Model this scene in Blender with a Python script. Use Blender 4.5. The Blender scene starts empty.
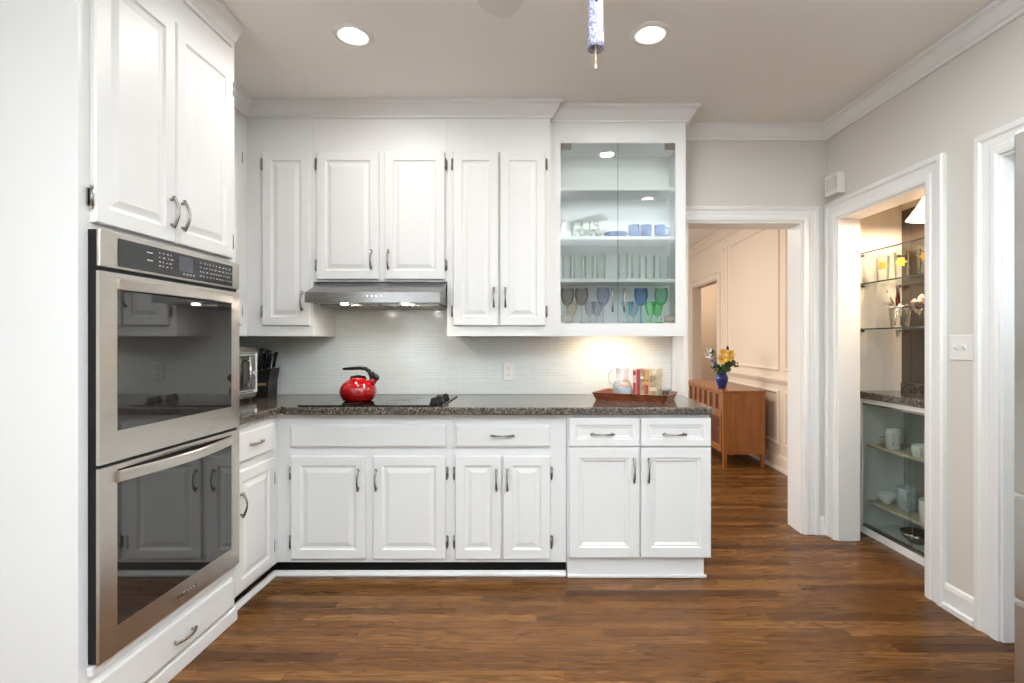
import bpy, bmesh, math, random
from mathutils import Vector, Matrix

# ------------------------------------------------------------------ camera, world, light, exposure
S = bpy.context.scene
COL = S.collection
EYE = 1.25            # camera height (m)
cam_d = bpy.data.cameras.new('camera')
cam = bpy.data.objects.new('camera', cam_d)
COL.objects.link(cam)
cam.location = (0, 0, EYE)
cam.rotation_euler = (math.pi/2, 0, 0)
cam_d.sensor_width = 36
cam_d.lens = 18.0
cam_d.shift_x = -28/1024
cam_d.clip_start = 0.05
S.camera = cam

w = bpy.data.worlds.new('world')
S.world = w
w.use_nodes = True
w.node_tree.nodes['Background'].inputs[0].default_value = (0.80, 0.88, 1.0, 1)
w.node_tree.nodes['Background'].inputs[1].default_value = 1.0

CEIL = 2.645
def area_light(name, loc, rot, sx, sy, power, color):
    d = bpy.data.lights.new(name, 'AREA')
    d.shape = 'RECTANGLE'; d.size = sx; d.size_y = sy
    d.energy = power; d.color = color
    o = bpy.data.objects.new(name, d)
    COL.objects.link(o)
    o.location = loc; o.rotation_euler = rot
    return o
# added fill light, set in an unseen window opening behind the camera
area_light('daylight_kitchen', (-2.08, -1.55, 1.55), (0, -math.pi/2, 0), 1.5, 2.3, 48, (0.86, 0.94, 1.0))
# two added spots without fixtures bounce fill light off the ceiling
def uplight(name, loc, power, color):
    d = bpy.data.lights.new(name, 'SPOT')
    d.energy = power; d.color = color; d.spot_size = math.radians(118); d.spot_blend = 1.0; d.shadow_soft_size = .15
    o = bpy.data.objects.new(name, d); COL.objects.link(o)
    o.location = loc; o.rotation_euler = (math.pi, 0, 0)
uplight('floor_lamp_glow', (-.9, -.65, 1.15), 150, (0.78, 0.90, 1.0))
uplight('floor_lamp_glow', (.8, -.30, 1.15), 1050, (0.78, 0.90, 1.0))
area_light('daylight_dining', (-1.93, 5.9, 1.5), (0, -math.pi/2, 0), 1.5, 2.6, 48, (1.0, 0.95, 0.89))  # added fill for the dining room, set in an unseen window opening
area_light('dining_lamp', (.6, 5.4, CEIL-.05), (0, 0, 0), .6, .6, 22, (1.0, 0.92, 0.80))  # added overhead fill for dining floor and buffet, no fixture
area_light('hall_lamp', (2.95, 8.0, CEIL-.03), (0, 0, 0), .4, .4, 11, (1.0, 0.89, 0.76))  # added fill to lift the dark hall, no fixture

S.view_settings.view_transform = 'Standard'
S.view_settings.look = 'None'
S.view_settings.gamma = 1
S.view_settings.use_curve_mapping = False
S.view_settings.exposure = 0.60
S.cycles.use_denoising = True
S.cycles.max_bounces = 14
S.cycles.transparent_max_bounces = 24
S.cycles.caustics_reflective = False
S.cycles.caustics_refractive = False

PI = math.pi

def WX(px, d): return (px-540)*d/512
def WZ(py, d): return EYE+(342-py)*d/512

# ------------------------------------------------------------------ materials
def new_mat(name):
    m = bpy.data.materials.new(name); m.use_nodes = True
    nt = m.node_tree
    return m, nt, nt.nodes['Principled BSDF']
def pm(name, col, rough=0.5, metal=0.0, spec=0.5, ior=1.45, bump=0.0, bscale=200, var=0.0, vscale=6, coat=0.0):
    m, nt, b = new_mat(name)
    b.inputs['Base Color'].default_value = (*col, 1)
    b.inputs['Roughness'].default_value = rough
    b.inputs['Metallic'].default_value = metal
    b.inputs['Specular IOR Level'].default_value = spec
    b.inputs['IOR'].default_value = ior
    b.inputs['Coat Weight'].default_value = coat
    tc = nt.nodes.new('ShaderNodeTexCoord')
    if bump:
        n = nt.nodes.new('ShaderNodeTexNoise'); n.inputs['Scale'].default_value = bscale
        nt.links.new(tc.outputs['Object'], n.inputs['Vector'])
        bp = nt.nodes.new('ShaderNodeBump'); bp.inputs['Strength'].default_value = bump; bp.inputs['Distance'].default_value = 0.002
        nt.links.new(n.outputs['Fac'], bp.inputs['Height'])
        nt.links.new(bp.outputs['Normal'], b.inputs['Normal'])
    if var:
        n = nt.nodes.new('ShaderNodeTexNoise'); n.inputs['Scale'].default_value = vscale; n.inputs['Detail'].default_value = 4
        nt.links.new(tc.outputs['Object'], n.inputs['Vector'])
        r = nt.nodes.new('ShaderNodeValToRGB')
        r.color_ramp.elements[0].color = (*[max(0, c*(1-var)) for c in col], 1); r.color_ramp.elements[0].position = .3
        r.color_ramp.elements[1].color = (*[min(1, c*(1+var)) for c in col], 1); r.color_ramp.elements[1].position = .7
        nt.links.new(n.outputs['Fac'], r.inputs[0])
        nt.links.new(r.outputs[0], b.inputs['Base Color'])
    return m
def emit(name, col, strength):
    m, nt, b = new_mat(name)
    b.inputs['Base Color'].default_value = (.08, .08, .09, 1)
    b.inputs['Emission Color'].default_value = (*col, 1)
    b.inputs['Emission Strength'].default_value = strength
    return m
def thin_glass(name, tint, refl=0.5, rough=0.0, blend=0.35, edge=3.2):
    """pane / vessel wall: tinted see-through with a mirror-like sheen that grows at grazing angles"""
    m = bpy.data.materials.new(name); m.use_nodes = True
    nt = m.node_tree; nt.nodes.clear()
    out = nt.nodes.new('ShaderNodeOutputMaterial')
    mix = nt.nodes.new('ShaderNodeMixShader')
    tr = nt.nodes.new('ShaderNodeBsdfTransparent')
    lf = nt.nodes.new('ShaderNodeLayerWeight'); lf.inputs[0].default_value = 0.5
    cr = nt.nodes.new('ShaderNodeValToRGB')      # seen edge-on there is more glass to look through
    cr.color_ramp.elements[0].position = .25; cr.color_ramp.elements[0].color = (*[c**.7 for c in tint], 1)
    cr.color_ramp.elements[1].position = .92; cr.color_ramp.elements[1].color = (*[c**edge for c in tint], 1)
    nt.links.new(lf.outputs['Facing'], cr.inputs[0]); nt.links.new(cr.outputs[0], tr.inputs[0])
    gl = nt.nodes.new('ShaderNodeBsdfGlossy'); gl.inputs['Roughness'].default_value = rough
    gl.inputs[0].default_value = (min(1, tint[0]+.1), min(1, tint[1]+.1), min(1, tint[2]+.1), 1)
    lw = nt.nodes.new('ShaderNodeLayerWeight'); lw.inputs[0].default_value = blend
    mu = nt.nodes.new('ShaderNodeMath'); mu.operation = 'MULTIPLY'; mu.inputs[1].default_value = refl
    nt.links.new(lw.outputs['Fresnel'], mu.inputs[0])
    nt.links.new(mu.outputs[0], mix.inputs[0])
    nt.links.new(tr.outputs[0], mix.inputs[1]); nt.links.new(gl.outputs[0], mix.inputs[2])
    nt.links.new(mix.outputs[0], out.inputs[0])
    return m
def N(nt, kind, **kw):
    n = nt.nodes.new(kind)
    for k, v in kw.items(): setattr(n, k, v)
    return n
def mth(nt, op, a, b=None, c=None):
    n = nt.nodes.new('ShaderNodeMath'); n.operation = op
    for i, x in enumerate((a, b, c)):
        if x is None: continue
        if isinstance(x, (int, float)): n.inputs[i].default_value = x
        else: nt.links.new(x, n.inputs[i])
    return n.outputs[0]
def ramp(nt, fac, stops):
    r = nt.nodes.new('ShaderNodeValToRGB')
    e = r.color_ramp.elements
    while len(e) < len(stops): e.new(0.5)
    for el, (p, c) in zip(e, stops):
        el.position = p; el.color = (*c, 1)
    nt.links.new(fac, r.inputs[0])
    return r.outputs[0]
def mixc(nt, fac, a, b, mode='MIX'):
    n = nt.nodes.new('ShaderNodeMix'); n.data_type = 'RGBA'; n.blend_type = mode
    for sock, x in ((n.inputs[0], fac), (n.inputs[6], a), (n.inputs[7], b)):
        if isinstance(x, (int, float)): sock.default_value = x
        elif isinstance(x, tuple): sock.default_value = (*x, 1)
        else: nt.links.new(x, sock)
    return n.outputs[2]

def floor_material():
    m, nt, b = new_mat('oak_strip_floor')
    tc = N(nt, 'ShaderNodeTexCoord')
    sp = N(nt, 'ShaderNodeSeparateXYZ'); nt.links.new(tc.outputs['Object'], sp.inputs[0])
    x, y = sp.outputs[0], sp.outputs[1]
    PW = 0.0572
    yr = mth(nt, 'DIVIDE', y, PW)
    row = mth(nt, 'FLOOR', yr); fy = mth(nt, 'FRACT', yr)
    wn = N(nt, 'ShaderNodeTexWhiteNoise', noise_dimensions='1D'); nt.links.new(row, wn.inputs['W'])
    off = mth(nt, 'MULTIPLY', wn.outputs['Value'], 7.3)
    xl = mth(nt, 'DIVIDE', mth(nt, 'ADD', x, off), 1.05)
    idx = mth(nt, 'FLOOR', xl); fx = mth(nt, 'FRACT', xl)
    cb = N(nt, 'ShaderNodeCombineXYZ'); nt.links.new(row, cb.inputs[0]); nt.links.new(idx, cb.inputs[1])
    w2 = N(nt, 'ShaderNodeTexWhiteNoise', noise_dimensions='2D'); nt.links.new(cb.outputs[0], w2.inputs['Vector'])
    rnd = w2.outputs['Value']
    # grain: noise stretched along the board, shifted from board to board
    gx = mth(nt, 'MULTIPLY_ADD', x, 0.9, mth(nt, 'MULTIPLY', rnd, 37.0))
    gy = mth(nt, 'MULTIPLY', y, 9.0)
    cv = N(nt, 'ShaderNodeCombineXYZ'); nt.links.new(gx, cv.inputs[0]); nt.links.new(gy, cv.inputs[1]); nt.links.new(mth(nt, 'MULTIPLY', rnd, 11.0), cv.inputs[2])
    n1 = N(nt, 'ShaderNodeTexNoise'); n1.inputs['Scale'].default_value = 2.0; n1.inputs['Detail'].default_value = 3; n1.inputs['Distortion'].default_value = 0.6
    nt.links.new(cv.outputs[0], n1.inputs['Vector'])
    rings = mth(nt, 'FRACT', mth(nt, 'MULTIPLY', n1.outputs['Fac'], 10.0))     # cathedral figure
    ringv = mth(nt, 'ABSOLUTE', mth(nt, 'SUBTRACT', rings, 0.5))
    gx2 = mth(nt, 'MULTIPLY', x, 5.0); gy2 = mth(nt, 'MULTIPLY', y, 150.0)
    cv2 = N(nt, 'ShaderNodeCombineXYZ'); nt.links.new(gx2, cv2.inputs[0]); nt.links.new(gy2, cv2.inputs[1]); nt.links.new(rnd, cv2.inputs[2])
    n2 = N(nt, 'ShaderNodeTexNoise'); n2.inputs['Scale'].default_value = 1.0; n2.inputs['Detail'].default_value = 4
    nt.links.new(cv2.outputs[0], n2.inputs['Vector'])
    base = ramp(nt, rnd, [(0.0, (0.090, 0.035, 0.010)), (0.25, (0.155, 0.063, 0.016)), (0.7, (0.208, 0.089, 0.023)), (1.0, (0.28, 0.128, 0.037))])
    dark = mixc(nt, 1.0, base, (0.30, 0.25, 0.22), 'MULTIPLY')
    gm = ramp(nt, ringv, [(0.0, (1, 1, 1)), (0.14, (0.55, 0.55, 0.55)), (0.36, (0, 0, 0))])
    c1 = mixc(nt, mth(nt, 'MULTIPLY', gm, 0.72), base, dark)
    fine = ramp(nt, n2.outputs['Fac'], [(0.36, (0.50, 0.46, 0.43)), (0.60, (1.18, 1.18, 1.18))])
    c2 = mixc(nt, 0.55, c1, fine, 'MULTIPLY')
    # joints
    ey = mth(nt, 'MINIMUM', fy, mth(nt, 'SUBTRACT', 1.0, fy))
    ex = mth(nt, 'MINIMUM', fx, mth(nt, 'SUBTRACT', 1.0, fx))
    j = mth(nt, 'MAXIMUM', mth(nt, 'LESS_THAN', ey, 0.014), mth(nt, 'LESS_THAN', ex, 0.0011))
    c3 = mixc(nt, mth(nt, 'MULTIPLY', j, 0.75), c2, (0.030, 0.014, 0.006))
    nt.links.new(c3, b.inputs['Base Color'])
    rr = mth(nt, 'MULTIPLY_ADD', n1.outputs['Fac'], 0.16, 0.20)
    nt.links.new(rr, b.inputs['Roughness'])
    bp = N(nt, 'ShaderNodeBump'); bp.inputs['Strength'].default_value = 0.25; bp.inputs['Distance'].default_value = 0.002
    hh = mth(nt, 'SUBTRACT', mth(nt, 'MULTIPLY', n2.outputs['Fac'], 0.25), j)
    nt.links.new(hh, bp.inputs['Height']); nt.links.new(bp.outputs['Normal'], b.inputs['Normal'])
    b.inputs['Specular IOR Level'].default_value = 0.2
    return m
def granite_material():
    m, nt, b = new_mat('speckled_granite')
    tc = N(nt, 'ShaderNodeTexCoord')
    v1 = N(nt, 'ShaderNodeTexVoronoi'); v1.inputs['Scale'].default_value = 190; v1.inputs['Randomness'].default_value = 1
    v2 = N(nt, 'ShaderNodeTexVoronoi'); v2.inputs['Scale'].default_value = 105
    n = N(nt, 'ShaderNodeTexNoise'); n.inputs['Scale'].default_value = 60; n.inputs['Detail'].default_value = 5
    for q in (v1, v2, n): nt.links.new(tc.outputs['Object'], q.inputs['Vector'])
    s1 = N(nt, 'ShaderNodeSeparateColor'); nt.links.new(v1.outputs['Color'], s1.inputs[0])
    s2 = N(nt, 'ShaderNodeSeparateColor'); nt.links.new(v2.outputs['Color'], s2.inputs[0])
    c = ramp(nt, s1.outputs[0], [(0.0, (0.012, 0.011, 0.011)), (0.42, (0.045, 0.038, 0.033)), (0.70, (0.125, 0.104, 0.085)), (1.0, (0.40, 0.34, 0.27))])
    c2 = ramp(nt, s2.outputs[1], [(0.0, (0.014, 0.013, 0.013)), (0.5, (0.07, 0.058, 0.05)), (1.0, (0.24, 0.205, 0.17))])
    cc = mixc(nt, n.outputs['Fac'], c, c2)
    nt.links.new(cc, b.inputs['Base Color'])
    b.inputs['Roughness'].default_value = 0.10
    return m
def tile_material():
    m, nt, b = new_mat('linear_glass_mosaic')
    tc = N(nt, 'ShaderNodeTexCoord')
    mp = N(nt, 'ShaderNodeMapping'); mp.inputs['Rotation'].default_value = (PI/2, 0, 0)
    nt.links.new(tc.outputs['Object'], mp.inputs['Vector'])
    sp = N(nt, 'ShaderNodeSeparateXYZ'); nt.links.new(tc.outputs['Object'], sp.inputs[0])
    cb = N(nt, 'ShaderNodeCombineXYZ'); nt.links.new(mth(nt, 'ADD', sp.outputs[0], sp.outputs[1]), cb.inputs[0]); nt.links.new(sp.outputs[2], cb.inputs[1])
    br = N(nt, 'ShaderNodeTexBrick')
    br.inputs['Scale'].default_value = 1.0
    br.inputs['Brick Width'].default_value = 0.15; br.inputs['Row Height'].default_value = 0.0165
    br.inputs['Mortar Size'].default_value = 0.0011; br.inputs['Mortar Smooth'].default_value = 0.2
    br.inputs['Color1'].default_value = (0.66, 0.70, 0.69, 1); br.inputs['Color2'].default_value = (0.71, 0.74, 0.73, 1)
    br.inputs['Mortar'].default_value = (0.86, 0.87, 0.86, 1)
    br.offset = 0.37; br.squash = 1
    nt.links.new(cb.outputs[0], br.inputs['Vector'])
    nt.links.new(br.outputs['Color'], b.inputs['Base Color'])
    b.inputs['Roughness'].default_value = 0.16
    bp = N(nt, 'ShaderNodeBump'); bp.inputs['Strength'].default_value = 0.35; bp.inputs['Distance'].default_value = 0.001; bp.invert = True
    nt.links.new(br.outputs['Fac'], bp.inputs['Height']); nt.links.new(bp.outputs['Normal'], b.inputs['Normal'])
    return m
def brushed(name, col, rough, axis=2, scale=600):
    m, nt, b = new_mat(name)
    b.inputs['Metallic'].default_value = 1.0
    tc = N(nt, 'ShaderNodeTexCoord'); mp = N(nt, 'ShaderNodeMapping')
    sc = [8, 8, 8]; sc[axis] = scale
    mp.inputs['Scale'].default_value = sc
    nt.links.new(tc.outputs['Object'], mp.inputs['Vector'])
    n = N(nt, 'ShaderNodeTexNoise'); n.inputs['Scale'].default_value = 1; n.inputs['Detail'].default_value = 3
    nt.links.new(mp.outputs[0], n.inputs['Vector'])
    nt.links.new(ramp(nt, n.outputs['Fac'], [(0.3, tuple(c*.93 for c in col)), (0.7, tuple(min(1, c*1.05) for c in col))]), b.inputs['Base Color'])
    nt.links.new(mth(nt, 'MULTIPLY_ADD', n.outputs['Fac'], 0.12, rough-.06), b.inputs['Roughness'])
    return m
def wood(name, c0, c1, rough=0.35, axis=2, freq=26):
    m, nt, b = new_mat(name)
    tc = N(nt, 'ShaderNodeTexCoord'); mp = N(nt, 'ShaderNodeMapping')
    sc = [freq]*3; sc[axis] = freq*.07
    mp.inputs['Scale'].default_value = sc
    nt.links.new(tc.outputs['Object'], mp.inputs['Vector'])
    n = N(nt, 'ShaderNodeTexNoise'); n.inputs['Scale'].default_value = 1.4; n.inputs['Detail'].default_value = 5; n.inputs['Distortion'].default_value = .5
    nt.links.new(mp.outputs[0], n.inputs['Vector'])
    nt.links.new(ramp(nt, n.outputs['Fac'], [(0.3, c0), (0.7, c1)]), b.inputs['Base Color'])
    b.inputs['Roughness'].default_value = rough
    return m

M = {}
M['floor'] = floor_material()
M['granite'] = granite_material()
M['tile'] = tile_material()
M['cab'] = pm('white_cabinet_paint', (0.785, 0.785, 0.783), 0.42, bump=0.03, bscale=120)
M['trim'] = pm('white_trim_paint', (0.83, 0.83, 0.82), 0.34, bump=0.02, bscale=100)
M['wall'] = pm('greige_wall_paint', (0.70, 0.67, 0.625), 0.7, bump=0.05, bscale=300)
M['ceil'] = pm('warm_ceiling_paint', (0.885, 0.86, 0.82), 0.8, bump=0.06, bscale=250)
M['peach'] = pm('cream_dining_paint', (0.78, 0.665, 0.55), 0.55, bump=0.04, bscale=250)  # cream paint with the warm tint of lamplight put into its colour
M['hallp'] = pm('tan_hall_paint', (0.52, 0.40, 0.29), 0.7, bump=0.04, bscale=250)
M['barp'] = pm('pale_bar_paint', (0.74, 0.70, 0.63), 0.6, bump=0.04, bscale=250)
M['steel'] = brushed('brushed_steel', (0.62, 0.585, 0.54), 0.30, axis=2)
M['steel2'] = brushed('brushed_fridge_steel', (0.55, 0.53, 0.51), 0.34, axis=0)
M['hoodsteel'] = brushed('brushed_hood_steel', (0.29, 0.285, 0.28), 0.28, axis=2)
M['chrome'] = pm('polished_chrome', (0.80, 0.79, 0.77), 0.12, 1.0)
M['nickel'] = pm('dark_satin_nickel', (0.32, 0.305, 0.285), 0.26, 1.0)
M['black'] = pm('black_plastic', (0.008, 0.008, 0.009), 0.32, 0.0, 0.3)
M['blackm'] = pm('matte_black_void', (0.010, 0.010, 0.010), 0.7)  # shade of the kick recess put into a black colour
M['ovenglass'] = pm('dark_oven_glass', (0.020, 0.018, 0.018), 0.03, ior=1.95)
M['panelglass'] = pm('dark_control_glass', (0.032, 0.031, 0.032), 0.10, ior=1.5)
M['cookglass'] = pm('black_ceramic_glass', (0.006, 0.006, 0.007), 0.05, ior=1.4)
M['mark'] = pm('pale_print', (0.62, 0.62, 0.62), 0.6)
M['ringmark'] = pm('grey_burner_print', (0.09, 0.09, 0.09), 0.3)
M['display'] = emit('blue_display', (0.10, 0.12, 0.30), 0.08)
M['red'] = pm('red_enamel', (0.34, 0.004, 0.006), 0.10, coat=0.6)
M['white'] = pm('white_plastic', (0.80, 0.79, 0.76), 0.4)
M['slot'] = pm('dark_slot', (0.10, 0.09, 0.085), 0.6)
M['lamp'] = emit('lit_lamp_lens', (1.0, 0.97, 0.92), 230)
M['hoodlamp'] = emit('lit_hood_bulb', (1.0, 0.92, 0.8), 240)
M['strip'] = emit('lit_cool_strip', (.93, 1.0, .97), 4.2)  # emitter added to brighten the inside of the display cabinet
M['puck'] = emit('lit_warm_puck', (1.0, 0.74, 0.50), 40)
M['pane'] = thin_glass('clear_pane', (0.95, 0.975, 0.962), 1.0, 0.0, 0.26, 1.0)
M['clear'] = thin_glass('clear_glassware', (0.975, 0.985, 0.98), 0.55, 0.03, 0.22)
M['shelfglass'] = thin_glass('glass_shelf', (0.965, 0.983, 0.975), 0.4, 0.0, 0.2)
M['glassedge'] = pm('green_glass_edge', (0.035, 0.060, 0.050), 0.15)
M['smoke'] = thin_glass('smoky_glass', (0.83, 0.81, 0.8), 0.5, 0.03, 0.22)
M['beigeg'] = thin_glass('pale_amber_glass', (0.94, 0.92, 0.86), 0.5, 0.03, 0.22)
M['greyg'] = thin_glass('pale_grey_glass', (0.9, 0.9, 0.92), 0.5, 0.03, 0.22)
M['lavg'] = thin_glass('lavender_glass', (0.85, 0.86, 0.94), 0.5, 0.03, 0.22)
M['ltblueg'] = thin_glass('pale_blue_glass', (0.87, 0.94, 0.965), 0.5, 0.03, 0.22)
M['blueg'] = thin_glass('cobalt_glass', (0.66, 0.76, 0.91), 0.5, 0.03, 0.22)
M['greeng'] = thin_glass('bright_green_glass', (0.68, 0.94, 0.73), 0.5, 0.03, 0.22)
M['dkgreeng'] = thin_glass('sea_green_glass', (0.72, 0.9, 0.8), 0.5, 0.03, 0.22)
M['blueceram'] = pm('blue_glazed_ceramic', (0.045, 0.115, 0.38), 0.2)
M['traywood'] = wood('mahogany_tray_wood', (0.13, 0.030, 0.012), (0.26, 0.070, 0.025), 0.25, axis=0, freq=30)
M['buffet'] = wood('cherry_buffet_wood', (0.26, 0.085, 0.019), (0.40, 0.150, 0.038), 0.30, axis=2, freq=18)
M['buffettop'] = wood('cherry_top_wood', (0.24, 0.085, 0.030), (0.36, 0.145, 0.055), 0.25, axis=1, freq=18)
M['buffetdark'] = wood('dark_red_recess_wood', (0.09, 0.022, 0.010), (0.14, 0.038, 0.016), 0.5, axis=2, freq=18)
M['blockwood'] = pm('black_knife_block', (0.014, 0.012, 0.011), 0.4, var=.3)
M['tan'] = pm('tan_wood_strip', (0.36, 0.20, 0.09), 0.5)
M['ceramic'] = pm('white_glazed_ceramic', (0.78, 0.79, 0.80), 0.15)
M['bluegrey'] = pm('blue_grey_glaze', (0.42, 0.47, 0.51), 0.2, var=.25, vscale=25)
M['paper'] = pm('book_paper', (0.78, 0.72, 0.60), 0.8)
M['mirror'] = pm('bronze_mirror', (0.055, 0.040, 0.030), 0.06, 0.0, ior=1.9)
M['shade'] = None
M['crackle'] = None
M['leaf'] = pm('dark_green_leaf', (0.030, 0.075, 0.022), 0.45, var=.4, vscale=30)
M['stem'] = pm('green_stem', (0.07, 0.15, 0.04), 0.5)
M['yellow'] = pm('yellow_petal', (0.80, 0.52, 0.09), 0.5, var=.2, vscale=40)
M['whitep'] = pm('white_petal', (0.72, 0.70, 0.66), 0.5)
M['lilac'] = pm('lilac_petal', (0.34, 0.34, 0.46), 0.5)
M['crimson'] = pm('crimson_petal', (0.28, 0.012, 0.04), 0.5)
M['bud'] = pm('dark_bud', (0.04, 0.018, 0.02), 0.5)
M['cobaltvase'] = pm('cobalt_vase_glaze', (0.012, 0.035, 0.20), 0.08, coat=.5, var=.5, vscale=30)
M['leafpat'] = pm('white_mug_grey_leaf_print', (0.62, 0.66, 0.62), 0.25)
M['pull'] = pm('cream_cord', (0.70, 0.60, 0.40), 0.6)
M['fan'] = pm('grey_fan_blade', (0.74, 0.75, 0.69), 0.5)
M['cord'] = pm('white_cord', (0.75, 0.73, 0.7), 0.5)
M['ledge'] = pm('cream_shelf_edge', (0.62, 0.54, 0.42), 0.5)
M['slate'] = pm('slate_interior', (0.40, 0.41, 0.38), 0.6)
M['frost'] = thin_glass('green_tint_sliding_glass', (0.86, 0.895, 0.87), 0.6, 0.04, 0.14, 1.5)

def lamp_shade_material():
    m, nt, b = new_mat('white_glass_shade')
    b.inputs['Base Color'].default_value = (.88, .86, .80, 1)
    b.inputs['Roughness'].default_value = .3
    tl = nt.nodes.new('ShaderNodeBsdfTranslucent'); tl.inputs[0].default_value = (.95, .90, .80, 1)
    mx = nt.nodes.new('ShaderNodeMixShader'); mx.inputs[0].default_value = .6
    nt.links.new(b.outputs[0], mx.inputs[1]); nt.links.new(tl.outputs[0], mx.inputs[2])
    nt.links.new(mx.outputs[0], nt.nodes['Material Output'].inputs[0])
    return m
M['shade'] = lamp_shade_material()
def crackle_material():
    m, nt, b = new_mat('crackled_lit_glass')
    tc = N(nt, 'ShaderNodeTexCoord')
    v = N(nt, 'ShaderNodeTexVoronoi'); v.inputs['Scale'].default_value = 170
    nt.links.new(tc.outputs['Object'], v.inputs['Vector'])
    c = ramp(nt, v.outputs['Distance'], [(0.05, (0.70, 0.68, 0.72)), (0.35, (0.42, 0.40, 0.52)), (0.7, (0.20, 0.19, 0.30))])
    nt.links.new(c, b.inputs['Base Color']); nt.links.new(c, b.inputs['Emission Color'])
    b.inputs['Emission Strength'].default_value = 0.06
    b.inputs['Roughness'].default_value = 0.2
    return m
M['crackle'] = crackle_material()
def flower_print():
    return pm('yellow_flower_print', (0.52, 0.33, 0.03), 0.4)
M['fprint'] = flower_print()
def leaf_mug():
    m, nt, b = new_mat('leaf_printed_glass')
    tc = N(nt, 'ShaderNodeTexCoord')
    v = N(nt, 'ShaderNodeTexNoise'); v.inputs['Scale'].default_value = 45; v.inputs['Detail'].default_value = 2
    nt.links.new(tc.outputs['Object'], v.inputs['Vector'])
    c = ramp(nt, v.outputs['Fac'], [(0.45, (0.78, 0.80, 0.78)), (0.53, (0.60, 0.64, 0.60)), (0.66, (0.24, 0.27, 0.24))])
    nt.links.new(c, b.inputs['Base Color']); b.inputs['Roughness'].default_value = .15
    return m
M['leafmug'] = leaf_mug()

# ------------------------------------------------------------------ mesh helpers
class Fr:
    """a face frame: origin O, in-plane axes U, V and outward normal N"""
    def __init__(s, O, U, V, N): s.O, s.U, s.V, s.N = Vector(O), Vector(U), Vector(V), Vector(N)
    def p(s, u, v, n): return s.O+s.U*u+s.V*v+s.N*n
def FB(y): return Fr((0, y, 0), (1, 0, 0), (0, 0, 1), (0, -1, 0))     # faces the camera
def FL(x): return Fr((x, 0, 0), (0, 1, 0), (0, 0, 1), (1, 0, 0))      # on the left, faces +X ; u = y
def FRt(x): return Fr((x, 0, 0), (0, -1, 0), (0, 0, 1), (-1, 0, 0))   # on the right, faces -X ; u = -y
FLAT = Fr((0, 0, 0), (1, 0, 0), (0, 1, 0), (0, 0, 1))

def lerp(a, b, t): return a+(b-a)*t

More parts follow.
